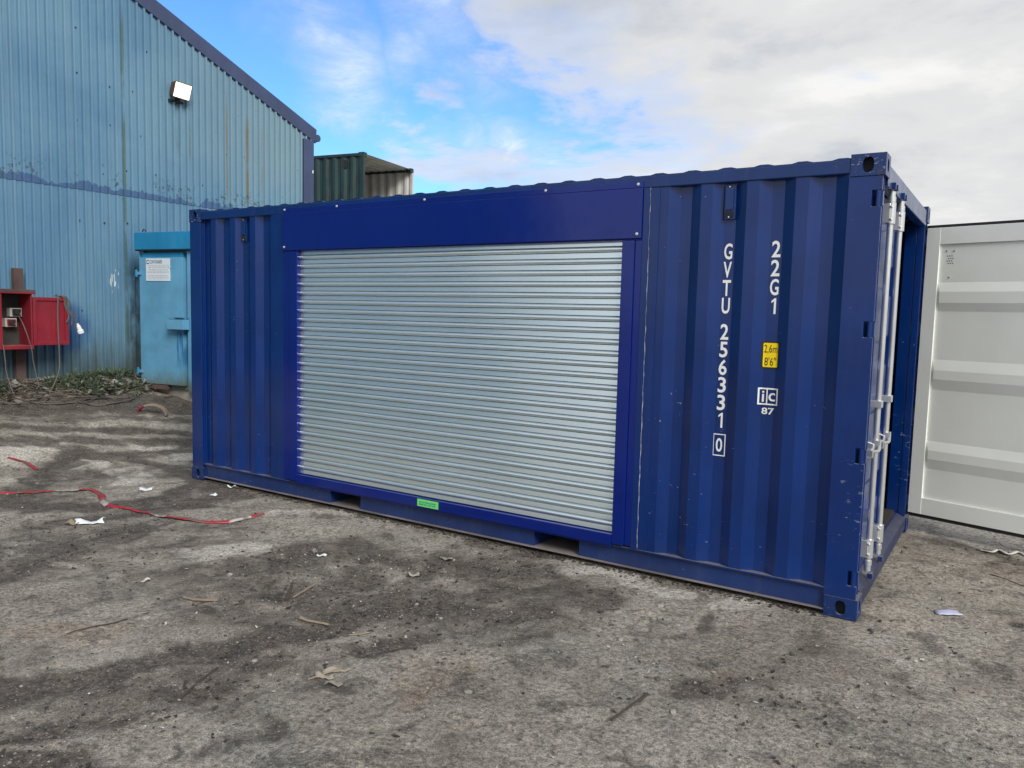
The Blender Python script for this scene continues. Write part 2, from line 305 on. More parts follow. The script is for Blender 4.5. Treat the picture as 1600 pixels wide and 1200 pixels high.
# ------------------------------------------------------------------ mesh helpers
class MB:
    def __init__(s): s.v = []; s.f = []; s.mi = []; s.mats = []
    def _m(s, m):
        m = m or (s.mats[0] if s.mats else None)
        if m not in s.mats: s.mats.append(m)
        return s.mats.index(m)
    def add(s, vs, fs, m=None):
        o = len(s.v); k = s._m(m); s.v += [tuple(map(float, p)) for p in vs]
        for f in fs: s.f.append(tuple(i+o for i in f)); s.mi.append(k)
    def box(s, x0, x1, y0, y1, z0, z1, m=None):
        s.add([(x0,y0,z0),(x1,y0,z0),(x1,y1,z0),(x0,y1,z0),(x0,y0,z1),(x1,y0,z1),(x1,y1,z1),(x0,y1,z1)],
              [(0,3,2,1),(4,5,6,7),(0,1,5,4),(1,2,6,5),(2,3,7,6),(3,0,4,7)], m)
    def obox(s, c, ax, hs, m=None):
        c = Vector(c); A = [Vector(a).normalized()*h for a, h in zip(ax, hs)]
        P = [c+A[0]*i+A[1]*j+A[2]*k for k in (-1, 1) for (i, j) in ((-1,-1),(1,-1),(1,1),(-1,1))]
        s.add(P, [(0,3,2,1),(4,5,6,7),(0,1,5,4),(1,2,6,5),(2,3,7,6),(3,0,4,7)], m)
    def prism(s, poly, fn, d0, d1, m=None):
        """poly: 2-D points; fn(u, v, d) -> 3-D point"""
        n = len(poly); s.add([fn(u, v, d0) for u, v in poly]+[fn(u, v, d1) for u, v in poly],
              [tuple(range(n))[::-1], tuple(range(n, 2*n))]+[(i, (i+1) % n, n+(i+1) % n, n+i) for i in range(n)], m)
    def tube(s, path, r, n=10, m=None, cap=True, squash=1.0):
        P = [Vector(p) for p in path]; rs = r if isinstance(r, (list, tuple)) else [r]*len(P); rings = []; ref = None
        for i, p in enumerate(P):
            t = (P[min(i+1, len(P)-1)]-P[max(i-1, 0)]).normalized()
            if ref is None: ref = Vector((0, 0, 1)) if abs(t.z) < 0.9 else Vector((1, 0, 0))
            a = (ref - t*ref.dot(t)).normalized(); b = t.cross(a); ref = a
            rings.append([p + (a*math.cos(2*math.pi*k/n)*squash + b*math.sin(2*math.pi*k/n))*rs[i] for k in range(n)])
        vs = [q for g in rings for q in g]
        fs = [(i*n+k, i*n+(k+1) % n, (i+1)*n+(k+1) % n, (i+1)*n+k) for i in range(len(P)-1) for k in range(n)]
        if cap: fs += [tuple(range(n))[::-1], tuple((len(P)-1)*n+k for k in range(n))]
        s.add(vs, fs, m)
    def extr(s, prof, fn, a, b, m=None):
        """open profile (u,v) swept from a to b"""
        n = len(prof); s.add([fn(u, v, a) for u, v in prof]+[fn(u, v, b) for u, v in prof], [(i, i+1, n+i+1, n+i) for i in range(n-1)], m)
    def build(s, name, mat=None, parent=None, bevel=0.0, smooth=None, solid=0.0, origin=None):
        me = bpy.data.meshes.new(name)
        o = Vector(origin) if origin is not None else Vector((0, 0, 0))
        me.from_pydata([tuple(Vector(p)-o) for p in s.v], [], s.f)
        for m in s.mats: me.materials.append(m or mat)
        if not s.mats: me.materials.append(mat)
        me.polygons.foreach_set('material_index', s.mi)
        me.update(calc_edges=True)
        if smooth is not None:
            me.polygons.foreach_set('use_smooth', [True]*len(me.polygons)); me.set_sharp_from_angle(angle=R(smooth))
        me.update()
        ob = bpy.data.objects.new(name, me); C.objects.link(ob); ob.location = o
        if parent is not None:
            ob.parent = parent; ob.matrix_parent_inverse = chain(parent).inverted()
        if solid:
            md = ob.modifiers.new('solid', 'SOLIDIFY'); md.thickness = solid; md.offset = 0
        if bevel:
            md = ob.modifiers.new('bevel', 'BEVEL'); md.width = bevel; md.segments = 2; md.limit_method = 'ANGLE'; md.angle_limit = R(40)
        return ob
def chain(o):
    m = o.matrix_basis.copy()
    if o.parent is not None: m = chain(o.parent) @ o.matrix_parent_inverse @ m
    return m
def thing(name, label, cat, loc=(0, 0, 0), group=None):
    o = bpy.data.objects.new(name, None); C.objects.link(o); o.location = loc; o['label'] = label; o['category'] = cat
    o.empty_display_size = 0.2
    if group: o['group'] = group
    return o
def tag(o, label, cat, group=None):
    o['label'] = label; o['category'] = cat
    if group: o['group'] = group
    return o
def copy_tree(o, parent=None):
    c = o.copy(); C.objects.link(c)
    if parent is not None: c.parent = parent
    for ch in list(o.children): copy_tree(ch, c)
    return c
def glyphs(mb, txt, fn, cx, cy, h, w=None, m=None, bold=0.0, thick=0.0015):
    """text centred on (cx, cy), cap height h; w = fixed total width"""
    cu = bpy.data.curves.new('t', 'FONT'); cu.body = txt; cu.offset = bold; cu.resolution_u = 3
    ob = bpy.data.objects.new('t', cu); C.objects.link(ob)
    dg = bpy.context.evaluated_depsgraph_get(); dg.update(); me = ob.evaluated_get(dg).to_mesh()
    V = [v.co.copy() for v in me.vertices]; F = [tuple(p.vertices) for p in me.polygons]
    x0, x1 = min(v.x for v in V), max(v.x for v in V); y0, y1 = min(v.y for v in V), max(v.y for v in V)
    k = h/(y1-y0); kx = (w/(x1-x0)) if w else k
    mb.add([fn(cx+(v.x-(x0+x1)/2)*kx, cy+(v.y-(y0+y1)/2)*k, thick) for v in V], F, m)
    ob.evaluated_get(dg).to_mesh_clear(); bpy.data.objects.remove(ob); bpy.data.curves.remove(cu)

def hashn(i, j, s):
    v = np.sin(i*127.1 + j*311.7 + s*74.7)*43758.5453; return v-np.floor(v)
def vnoise(x, y, s=0):
    i = np.floor(x); j = np.floor(y); fx = x-i; fy = y-j; fx = fx*fx*(3-2*fx); fy = fy*fy*(3-2*fy)
    a = hashn(i, j, s); b = hashn(i+1, j, s); c = hashn(i, j+1, s); d = hashn(i+1, j+1, s)
    return (a*(1-fx)+b*fx)*(1-fy)+(c*(1-fx)+d*fx)*fy
def fbm(x, y, oct=4, s=0):
    t = 0; a = 0.5
    for k in range(oct): t = t+a*vnoise(x, y, s+k); x = x*2.03+1.7; y = y*2.03-3.1; a *= 0.5
    return t
def hbase(x):
    x = np.asarray(x, float); t = np.clip((-0.7-x)/3.3, 0, 1); return 0.48*t*t*(3-2*t)+0.09*np.exp(-((x+3.98)/0.22)**2)

# ------------------------------------------------------------------ ground
MUD_SHADE = [  # stained and rutted areas of the yard, plus shade painted below the open door: (points, radius, amount)
    ([(1.158, -2.083), (1.946, -1.828), (1.731, -1.045)], 0.5, 0.38),
    ([(2.86, -1.449), (3.664, -1.27), (4.325, -1.029)], 0.6, 0.58),
    ([(2.329, -1.849), (3.358, -1.864)], 0.35, 0.42),
    ([(3.069, -2.93), (3.786, -2.639), (3.949, -2.127)], 0.4, 0.46),
    ([(-1.038, -0.693), (-0.359, -0.041)], 0.5, 0.42),
    ([(2.993, -3.208), (3.145, -2.967), (3.246, -2.763), (3.35, -2.475), (3.472, -2.201), (3.635, -1.928), (3.784, -1.608), (3.883, -1.295), (3.996, -0.955), (4.184, -0.676)], 0.2, 0.8),
    ([(3.425, -2.862), (3.589, -2.632), (3.902, -2.626)], 0.12, 0.6),
    ([(3.576, -3.176), (3.668, -3.05), (3.765, -2.92)], 0.1, 0.7),
    ([(3.615, -3.418), (3.858, -3.223), (4.065, -3.1)], 0.07, 0.7),
    ([(4.313, -2.925), (4.377, -2.774), (4.308, -2.656)], 0.08, 0.55),
    ([(3.209, -1.917), (3.561, -2.033)], 0.12, 0.5),
    ([(2.532, -1.12), (2.678, -0.725), (3.169, -0.724), (3.643, -0.623), (4.018, -0.42), (4.494, -0.581), (4.749, -0.655)], 0.28, 0.62),
    ([(3.629, 0.008), (4.285, -0.376)], 0.2, 0.55),
    ([(4.199, -1.765), (4.228, -1.599)], 0.14, 0.9),
    ([(1.508, -2.469), (1.367, -2.102), (1.314, -1.777), (1.255, -1.413)], 0.3, 0.62),
    ([(0.581, -1.72), (0.741, -1.105), (0.758, -0.53), (0.483, 0.076), (0.973, 0.125)], 0.26, 0.62),
    ([(-1.093, 0.104), (-0.597, 0.188), (0.088, -0.064), (0.462, -0.454), (0.526, -0.861), (0.348, -1.148), (-0.198, -1.443)], 0.16, 0.85),
    ([(-0.866, -1.549), (-0.348, -1.268)], 0.3, 0.45),
    ([(-2.335, -0.808), (-2.045, -0.437), (-1.855, 0.155), (-1.523, 1.06)], 0.2, 0.75),
    ([(-2.084, -0.418), (-1.694, -0.285), (-1.063, -0.919), (-0.087, -1.496)], 0.2, 0.8),
    ([(-1.257, 0.874), (-1.315, 0.13), (-1.372, -0.121), (-1.694, -0.285)], 0.16, 0.7),
    ([(-3.474, -0.173), (-3.296, 0.484), (-3.116, 1.218), (-2.77, 1.932)], 0.5, 0.95),
    ([(-2.616, -0.558), (-2.268, 0.313), (-1.823, 1.269)], 0.14, 0.7),
    ([(-2.95, -0.408), (-2.683, 0.547), (-2.231, 1.555)], 0.16, 0.55),
    ([(0.954, -0.666), (0.988, -0.033), (1.438, 0.019)], 0.16, 0.5),
    ([(5.478, -1.227), (5.683, -1.195), (5.861, -0.989)], 0.12, 0.5),
    ([(5.886, -0.849), (5.996, -0.352)], 0.1, 0.42),
    ([(6.101, -1.183), (5.856, -1.289)], 0.09, 0.35),
    ([(6.425, -0.697), (6.347, -0.718)], 0.08, 0.35),
    ([(6.182, 2.19), (6.447, 2.175), (6.859, 1.91)], 0.16, 0.6),  # shade under the open cream door, painted as a dark stroke
    ([(5.852, 1.323), (6.038, 1.863)], 0.15, 0.3),
    ([(6.823, 0.41), (6.912, 0.425)], 0.05, 0.6),
    ([(5.483, -0.349), (5.467, -0.636), (5.33, -0.84)], 0.06, 0.45),
    ([(5.255, -1.652), (5.342, -1.363)], 0.08, 0.3),
    ([(5.001, -2.385), (5.044, -2.19)], 0.08, 0.35),
    ([(4.561, -2.411), (4.697, -2.252)], 0.05, 0.35),
]
PALE = [
    ([(5.165, -0.96), (6.072, -0.753), (6.708, 0.169)], 0.45, 0.3),
    ([(5.264, -1.848), (6.2, -1.426)], 0.3, 0.22),
    ([(-1.926, -0.869), (-1.946, -0.614), (-1.911, -0.373)], 0.28, 0.95),
    ([(-1.706, -0.789), (-1.685, -0.977)], 0.2, 0.7),
    ([(-1.297, -0.59), (-1.317, -0.354), (-1.133, -0.323)], 0.18, 0.95),
    ([(-0.826, -0.232), (-0.435, -0.301), (-0.241, -0.515)], 0.2, 0.85),
    ([(-2.534, 0.234), (-2.127, 1.299)], 0.28, 0.45),
    ([(-2.185, -0.165), (-1.727, 1.028)], 0.14, 0.42),
    ([(-1.618, 0.313), (-1.222, 0.767), (-0.93, 0.566)], 0.2, 0.7),
    ([(-1.183, -1.091), (-0.843, -1.027)], 0.2, 0.6),
    ([(2.151, -1.5), (2.202, -1.286), (2.324, -1.001)], 0.22, 0.75),
    ([(1.975, -2.398), (2.065, -1.899)], 0.15, 0.45),
    ([(4.221, -0.265), (4.619, -0.123), (5.087, -0.208)], 0.14, 0.75),
    ([(5.408, -0.226), (5.614, 0.118)], 0.1, 0.8),
    ([(1.698, -0.349), (2.187, 0.043)], 0.2, 0.6),
    ([(3.339, -3.162), (3.761, -3.1)], 0.1, 0.5),
    ([(5.165, -0.96), (6.082, -1.449)], 0.3, 0.25),
    ([(6.202, 0.493), (6.694, 0.728)], 0.2, 0.4),
    ([(6.165, -0.229), (6.584, -0.298)], 0.2, 0.4),
    ([(4.746, -1.364), (4.74, -1.416)], 0.08, 0.7),
    ([(2.94, -2.592), (3.314, -2.585)], 0.15, 0.5),
]
OCH = [
    ([(2.634, -2.718), (2.848, -2.508)], 0.22, 0.7),
    ([(4.534, -2.06), (4.607, -1.775)], 0.18, 0.6),
    ([(5.613, -1.169), (5.702, -1.064)], 0.1, 0.5),
    ([(6.706, 1.792), (6.857, 1.565)], 0.25, 0.6),
    ([(6.274, 1.648), (6.568, 1.35)], 0.3, 0.5),
    ([(1.656, -0.104), (2.49, -0.67)], 0.15, 0.4),
    ([(-3.243, -0.276), (-2.62, 1.634)], 0.5, 0.4),
]
def stroke_field(x, y, S):
    out = np.zeros_like(x)
    wx = x+0.45*(fbm(x*2.2, y*2.2, 5, 11)-0.47); wy = y+0.45*(fbm(x*2.2, y*2.2, 5, 23)-0.47)
    for pts, r, a in S:
        d = np.full_like(x, 1e9)
        for (ax, ay), (bx, by) in zip(pts[:-1], pts[1:]) if len(pts) > 1 else [(pts[0], pts[0])]:
            vx, vy = bx-ax, by-ay; l = vx*vx+vy*vy+1e-9
            t = np.clip(((wx-ax)*vx+(wy-ay)*vy)/l, 0, 1); d = np.minimum(d, np.hypot(wx-ax-t*vx, wy-ay-t*vy))
        out = np.maximum(out, a*np.clip((1.25-d/r)*1.25, 0, 1))
    return out
def ground_noise(x, y, mud):
    h = 0.028*(fbm(x*0.9, y*0.9, 4, 1)-0.47)+0.020*(fbm(x*5, y*5, 4, 5)-0.47)+0.016*(fbm(x*17, y*17, 3, 9)-0.45)
    h = h+mud*(0.034*(fbm(x*9, y*9, 4, 31)-0.5)-0.010)
    return h
def flat_mask(x, y):     # level under the container
    dx = np.maximum(np.maximum(-0.15-x, x-6.2), 0); dy = np.maximum(np.maximum(-0.1-y, y-2.6), 0); return np.clip(np.hypot(dx, dy)/0.5, 0, 1)
def gz(x, y):
    x = np.atleast_1d(np.asarray(x, float)); y = np.atleast_1d(np.asarray(y, float)); mud = stroke_field(x, y, MUD_SHADE)
    return hbase(x)+(ground_noise(x, y, mud))*flat_mask(x, y)-0.006
def Z(x, y): return float(gz(x, y)[0])
def build_ground():
    def axis(segs):
        out = []
        for a, b, d in segs: out += list(np.arange(a, b-1e-6, d))
        return np.array(out+[segs[-1][1]])
    def outer(a, n=16, far=900): return [a+(far-a)*((k/n)**3) for k in range(1, n+1)]
    X = axis([(-6, 2.6, 0.035), (2.6, 8.2, 0.016), (8.2, 10, 0.06)]); Y = axis([(-4.6, -0.2, 0.016), (-0.2, 6.5, 0.045)])
    X = np.concatenate([[-a for a in outer(6)][::-1], X, outer(10)]); Y = np.concatenate([[-a for a in outer(4.6)][::-1], Y, outer(6.5)])
    gx, gy = np.meshgrid(X, Y); nx, ny = len(X), len(Y); x = gx.ravel(); y = gy.ravel()
    mud = stroke_field(x, y, MUD_SHADE); pale = stroke_field(x, y, PALE); och = stroke_field(x, y, OCH)
    near = np.clip(1-(np.hypot(x-3, y-1)-12)/6, 0, 1)
    z = hbase(x)+ground_noise(x, y, mud)*flat_mask(x, y)*near-0.006
    co = np.stack([x, y, z], 1).astype(np.float32)
    idx = np.arange(nx*ny).reshape(ny, nx); q = np.stack([idx[:-1, :-1], idx[:-1, 1:], idx[1:, 1:], idx[1:, :-1]], -1).reshape(-1, 4)
    me = bpy.data.meshes.new('ground'); me.vertices.add(len(co)); me.vertices.foreach_set('co', co.ravel())
    me.loops.add(q.size); me.loops.foreach_set('vertex_index', q.ravel().astype(np.int32))
    me.polygons.add(len(q)); me.polygons.foreach_set('loop_start', np.arange(0, q.size, 4, dtype=np.int32))
    me.polygons.foreach_set('use_smooth', np.ones(len(q), bool)); me.update(calc_edges=True)
    for nm, arr in (('mud', mud), ('pale', pale), ('ochre', och)):
        at = me.attributes.new(nm, 'FLOAT', 'POINT'); at.data.foreach_set('value', arr.astype(np.float32))
    me.materials.append(M['ground']); o = bpy.data.objects.new('ground', me); C.objects.link(o); o['kind'] = 'structure'
build_ground()

# ------------------------------------------------------------------ corrugated side panel profile (ISO container)
def corr(x0, x1, phase, pitch=0.278, depth=0.036, yo=0.012, fl=0.070, sl=0.068):
    """points (x, y): inner flats centred on phase + k*pitch"""
    pts = []; k = math.floor((x0-phase)/pitch)-1
    while phase+k*pitch < x1+pitch:
        c = phase+k*pitch
        pts += [(c-fl/2-sl, yo), (c-fl/2, yo+depth), (c+fl/2, yo+depth), (c+fl/2+sl, yo)]; k += 1
    def at(x):
        for (a, b), (c, d) in zip(pts[:-1], pts[1:]):
            if a <= x <= c: return b+(d-b)*(x-a)/(c-a+1e-12)
    return [(x0, at(x0))]+[p for p in pts if x0+1e-4 < p[0] < x1-1e-4]+[(x1, at(x1))]

L_, W_, H_ = 6.058, 2.438, 2.591
def casting(mb, x, y, z, sx, sy, m):
    """corner casting: x,y,z = outer corner; sx, sy = direction to the inside; z = bottom. Hollow, oval holes on side and end"""
    lx, ly, lz = 0.178, 0.162, 0.118
    def face(fn, w, h, hw, hh, m):
        n = 20; ov = [(w/2+hw*math.copysign(abs(math.cos(a))**0.8, math.cos(a)), h/2+hh*math.copysign(abs(math.sin(a))**0.8, math.sin(a))) for a in [2*math.pi*k/n for k in range(n)]]
        rc = []
        for u, v in ov:
            du, dv = u-w/2, v-h/2; s = min((w/2)/max(abs(du), 1e-6), (h/2)/max(abs(dv), 1e-6)); rc.append((w/2+du*s, h/2+dv*s))
        # put exact corners in
        for cu, cv in ((0, 0), (w, 0), (w, h), (0, h)):
            i = min(range(n), key=lambda i: (rc[i][0]-cu)**2+(rc[i][1]-cv)**2); rc[i] = (cu, cv)
        vs = [fn(u, v, 0) for u, v in rc]+[fn(u, v, 0) for u, v in ov]+[fn(u, v, 0.028) for u, v in ov]
        fs = [(i, (i+1) % n, n+(i+1) % n, n+i) for i in range(n)]+[(n+i, n+(i+1) % n, 2*n+(i+1) % n, 2*n+i) for i in range(n)]
        mb.add(vs, fs, m)
    face(lambda u, v, d: (x+sx*u, y+sy*d, z+v), lx, lz, 0.029, 0.042, m)       # long side
    face(lambda u, v, d: (x+sx*d, y+sy*u, z+v), ly, lz, 0.030, 0.036, m)       # end
    X0, X1 = sorted((x, x+sx*lx)); Y0, Y1 = sorted((y, y+sy*ly))
    mb.add([(X0,Y0,z+lz),(X1,Y0,z+lz),(X1,Y1,z+lz),(X0,Y1,z+lz),(X0,Y0,z),(X1,Y0,z),(X1,Y1,z),(X0,Y1,z)], [(0,1,2,3),(7,6,5,4)], m)
    xi = x+sx*lx; yi = y+sy*ly
    mb.add([(xi,Y0,z),(xi,Y1,z),(xi,Y1,z+lz),(xi,Y0,z+lz)], [(0,1,2,3)], m); mb.add([(X0,yi,z),(X1,yi,z),(X1,yi,z+lz),(X0,yi,z+lz)], [(0,1,2,3)], m)
    a0, a1 = sorted((x+sx*0.035, x+sx*0.165)); b0, b1 = sorted((y+sy*0.035, y+sy*0.15))
    mb.box(a0, a1, b0, b1, z+0.012, z+lz-0.012, M['dark'])
def weld(ob, d=0.0004):
    bm = bmesh.new(); bm.from_mesh(ob.data); bmesh.ops.remove_doubles(bm, verts=bm.verts, dist=d); bmesh.ops.recalc_face_normals(bm, faces=bm.faces); bm.to_mesh(ob.data); bm.free()

# ------------------------------------------------------------------ the blue container with the roller shutter
def blue_container():
    t = thing('shipping_container', 'navy blue shipping container with a large galvanised roller shutter in its long side', 'shipping container', (L_/2, W_/2, 0))
    fr = lambda u, v, d: (u, -d, v)          # on the front side, d outwards
    for x, sx in ((0, 1), (L_, -1)):
        for y, sy in ((0, 1), (W_, -1)):
            for z in (0, H_-0.118):
                mb = MB(); mb.mats = [M['castblue']]; casting(mb, x, y, z, sx, sy, M['castblue']); o = mb.build('corner_casting', None, t); weld(o)
                if z == 0: o.data.transform(Matrix.Identity(4))
    # posts: near right one with hinge notches
    def post_right(y, sy):
        mb = MB(); mb.mats = [M['blue']]
        zs = [(0.195, 0.28), (0.895, 0.98), (1.598, 1.683), (2.307, 2.392)]
        poly = [(5.872, 0.118), (6.046, 0.118)]
        for a, b in zs: poly += [(6.046, a), (5.996, a), (5.996, b), (6.046, b)]
        poly += [(6.046, 2.473), (5.872, 2.473)]
        # front plate in convex strips so that the notches stay open
        bands = [(0.118, zs[0][0])]+[(zs[i][1], zs[i+1][0]) for i in range(3)]+[(zs[3][1], 2.473)]
        mb2 = MB(); mb2.mats = [M['bluepost']]
        mb2.prism(poly, lambda u, v, d: (u, y+sy*d, v), 0.004, 0.028)
        mb2.box(5.90, 5.985, *sorted((y+sy*0.029, y+sy*0.12)), 0.118, 2.473)
        mb2.box(5.986, 6.040, *sorted((y+sy*0.112, y+sy*0.125)), 0.118, 2.473)
        o = mb2.build('corner_post', None, t, bevel=0.004)
        for a, b in zs:
            h = MB(); h.box(5.998, 6.040, *sorted((y+sy*0.05, y+sy*0.055)), a-0.02, b+0.02, M['dark'])
            h.tube([(6.026, y+sy*0.018, a-0.012), (6.026, y+sy*0.018, b+0.012)], 0.014, 12, M['blue']); h.box(6.022, 6.05, *sorted((y+sy*0.02, y+sy*0.048)), a+0.004, b-0.004, M['blue'])
            h.build('hinge', None, t, smooth=40)
    post_right(0, 1); post_right(W_, -1)
    for y, sy in ((0, 1), (W_, -1)):
        mb = MB(); mb.prism([(0.004, 0.004), (0.165, 0.004), (0.165, 0.03), (0.188, 0.03), (0.188, 0.045), (0.150, 0.045), (0.150, 0.10), (0.004, 0.10)], lambda u, v, d: (u, y+sy*v, d), 0.118, 2.473, M['blue'])
        mb.build('corner_post', None, t, bevel=0.003)
    # rails
    for y, sy in ((0, 1), (W_, -1)):
        mb = MB(); mb.box(0.178, 5.88, *sorted((y+sy*0.003, y+sy*0.06)), 2.490, 2.565, M['bluerail']); mb.build('top_side_rail', None, t, bevel=0.006)
    for y, sy in ((0, 1), (W_, -1)):
        mb = MB(); mb.mats = [M['bluerail']]
        pk = [(1.880, 2.228), (3.915, 4.277)]
        segs = [(0.178, pk[0][0]), (pk[0][1], pk[1][0]), (pk[1][1], 5.88)]
        for a, b in segs:
            mb.box(a, b, *sorted((y+sy*0.024, y+sy*0.030)), 0.034, 0.152)
            mb.box(a, b, *sorted((y+sy*0.004, y+sy*0.060)), 0.026, 0.034, M['dusty'])
        mb.box(0.178, 5.88, *sorted((y+sy*0.003, y+sy*0.075)), 0.152, 0.162)
        for a, b in pk:
            mb.box(a, b, *sorted((y+sy*0.0045, y+sy*0.80)), 0.0265, 0.0335, M['dusty'])
            for e in (a-0.006, b): mb.box(e, e+0.006, *sorted((y+sy*0.031, y+sy*1.2)), 0.034, 0.1515)
            mb.box(a, b, *sorted((y+sy*0.80, y+sy*0.81)), 0.034, 0.1515); mb.box(a, b, *sorted((y+sy*0.076, y+sy*0.80)), 0.140, 0.1515)
        mb.build('bottom_side_rail', None, t, bevel=0.0015)
    # shell
    def panel(a, b, y, sy, ph):
        pr = corr(a, b, ph); mb = MB()
        mb.extr(pr, lambda u, v, d: (u, y+sy*v, d), 0.1625, 2.4895, M['blue'])
        return mb.build('side_panel', None, t, solid=0.002)
    panel(0.150, 1.20, 0, 1, 5.213-16*0.278+0.278*0); panel(4.70, 5.90, 0, 1, 5.213); 
    pb = panel(0.150, 5.90, W_, -1, 5.213)
    # inner lining of far wall seen through the open doorway
    mb = MB(); mb.extr([(u, W_-v-0.006) for u, v in corr(0.15, 5.90, 5.213)], lambda u, v, d: (u, v, d), 0.165, 2.487, M['darkblue']); mb.build('inner_wall', None, t)
    mb = MB(); mb.extr([(u, v) for u, v in corr(0.12, W_-0.12, 1.219, yo=0.015)], lambda u, v, d: (v, u, d), 0.12, 2.50, M['blue']); mb.build('end_panel', None, t, solid=0.002)
    # roof: cross corrugations
    pr = []; x = 0.19; k = 0
    while x < 5.86:
        pr += [(x, 2.568), (x+0.035, 2.577), (x+0.082, 2.577), (x+0.117, 2.568)]; x += 0.2150
    pr.append((5.875, 2.568)); mb = MB(); mb.extr(pr, lambda u, v, d: (u, d, v), 0.006, W_-0.006, M['bluerail'])
    for yy in (0.006, W_-0.006): mb.extr([(u, 2.5655) for u, v in pr]+[(u, v) for u, v in pr[::-1]], lambda u, v, d: (u, d, v), yy, yy+1e-5, M['bluerail']) if False else mb.add([(u, yy, v) for u, v in pr]+[(u, yy, 2.5653) for u, v in pr], [(i, i+1, len(pr)+i+1, len(pr)+i) for i in range(len(pr)-1)], M['bluerail'])
    mb.build('roof', None, t)
    mb = MB(); mb.box(0.19, 5.96, 0.08, W_-0.08, 0.135, 0.16, M['floorply']); mb.build('floor', None, t)
    mb = MB()
    for i in (0, 1, 2, 3, 5, 6, 7, 8, 10, 11, 12, 13): mb.box(0.4+i*0.4, 0.45+i*0.4, 0.062, W_-0.062, 0.035, 0.131, M['dark'])
    mb.build('cross_member', None, t)
    # door header and sill
    mb = MB(); mb.box(5.985, 6.050, 0.165, W_-0.165, 2.440, 2.556, M['bluerail']); mb.box(5.88, 5.984, 0.165, W_-0.165, 2.535, 2.558, M['bluerail']); mb.build('door_header', None, t, bevel=0.004)
    mb = MB(); mb.prism([(5.90, 0.028), (6.05, 0.028), (6.05, 0.120), (5.985, 0.150), (5.90, 0.150)], lambda u, v, d: (u, d, v), 0.165, W_-0.165, M['sillblue']); mb.build('door_sill', None, t, bevel=0.004)
    mb = MB(); mb.box(0.01, 0.08, 0.165, W_-0.165, 2.50, 2.57, M['blue']); mb.build('end_rail', None, t, bevel=0.004); mb = MB(); mb.box(0.01, 0.08, 0.165, W_-0.165, 0.03, 0.16, M['blue']); mb.build('end_rail', None, t, bevel=0.004)
    # vents
    for xc in (5.213, 0.765):
        mb = MB(); mb.mats = [M['bluerail']]
        mb.box(xc-0.034, xc+0.034, 0.026, 0.0475, 2.275, 2.478); mb.box(xc-0.026, xc+0.022, 0.016, 0.026, 2.330, 2.455)
        mb.box(xc-0.030, xc+0.026, 0.022, 0.0265, 2.285, 2.320, M['dark'])
        for dz in (2.466, 2.288): mb.tube([(xc-0.004, 0.026, dz), (xc-0.004, 0.020, dz)], 0.005, 8, M['screw'])
        mb.build('vent', None, t, bevel=0.002)
    # ---- roller shutter set
    mb = MB(); mb.mats = [M['newblue']]
    mb.box(1.320, 4.665, -0.012, 0.045, 2.176, 2.492); mb.box(1.328, 4.665, -0.006, 0.002, 2.4925, 2.535); mb.box(1.345, 4.665, -0.004, 0.04, 2.166, 2.1755)
    mb.build('shutter_housing', None, t, bevel=0.004)
    def slats():
        z = 0.243; pr = []; p = 0.0757
        while z < 2.17:
            j_ = random.uniform(-0.0012, 0.0012)
            pr += [(0.046, z), (0.0245+j_, z+0.0015), (0.0256+j_, z+0.012), (0.0268+j_, z+0.024), (0.0283+j_, z+0.0355), (0.046, z+0.0370)]
            pr += [(0.032, z+0.0390)]+[(0.032-0.0200*math.sin(math.pi*q/10), z+0.0385+0.0345*(1-math.cos(math.pi*q/10))/2) for q in range(1, 10)]+[(0.032, z+0.0735)]
            z += p
        mb = MB(); nseg = 24; xs = [1.49+(4.56-1.49)*i/nseg for i in range(nseg+1)]; n = len(pr)
        vs = []
        for i, x in enumerate(xs):
            for (y, zz) in pr: vs.append((x, y+0.0010*math.sin(i*0.9+zz*2.1)*math.sin(math.pi*i/nseg), zz+0.0006*math.sin(i*0.5)))
        fs = [(i*n+j, (i+1)*n+j, (i+1)*n+j+1, i*n+j+1) for i in range(nseg) for j in range(n-1)]
        mb.add(vs, fs, M['shutter']); return mb
    slats().build('shutter_curtain', None, t, smooth=50)
    mb = MB(); mb.mats = [M['newblue']]
    mb.box(1.352, 1.412, -0.002, 0.05, 0.176, 2.165); mb.box(1.412, 1.508, -0.014, 0.020, 0.176, 2.165); mb.build('side_guide', None, t, bevel=0.003)
    mb = MB(); mb.mats = [M['newblue']]
    mb.box(4.536, 4.622, -0.014, 0.020, 0.176, 2.165); mb.box(4.622, 4.668, -0.002, 0.05, 0.176, 2.165); mb.build('side_guide', None, t, bevel=0.003)
    mb = MB(); mb.mats = [M['newblue']]; mb.box(1.5085, 4.5355, -0.022, 0.060, 0.1635, 0.238); mb.box(1.5085, 4.5355, -0.012, 0.0, 0.150, 0.1633); mb.build('shutter_sill', None, t, bevel=0.003)
    mb = MB(); mb.box(1.175, 1.319, 0.006, 0.0115, 0.164, 2.489, M['blue']); mb.box(1.3195, 1.351, 0.002, 0.05, 0.164, 2.17, M['newblue']); mb.build('trim_plate', None, t, bevel=0.002)
    mb = MB(); mb.box(4.6685, 4.712, -0.003, 0.045, 0.164, 2.489, M['blue']); mb.box(4.712, 4.775, 0.006, 0.0115, 0.164, 2.489, M['blue']); mb.build('trim_plate', None, t, bevel=0.002)
    mb = MB(); pth = [(4.7135+0.0015*math.sin(z*40), 0.0015, z) for z in np.arange(0.17, 2.49, 0.02)]
    mb.tube(pth, [0.0006+0.0022*random.random()**2 for _ in pth], 6, M['seal']); mb.build('sealant_bead', None, t, smooth=60)
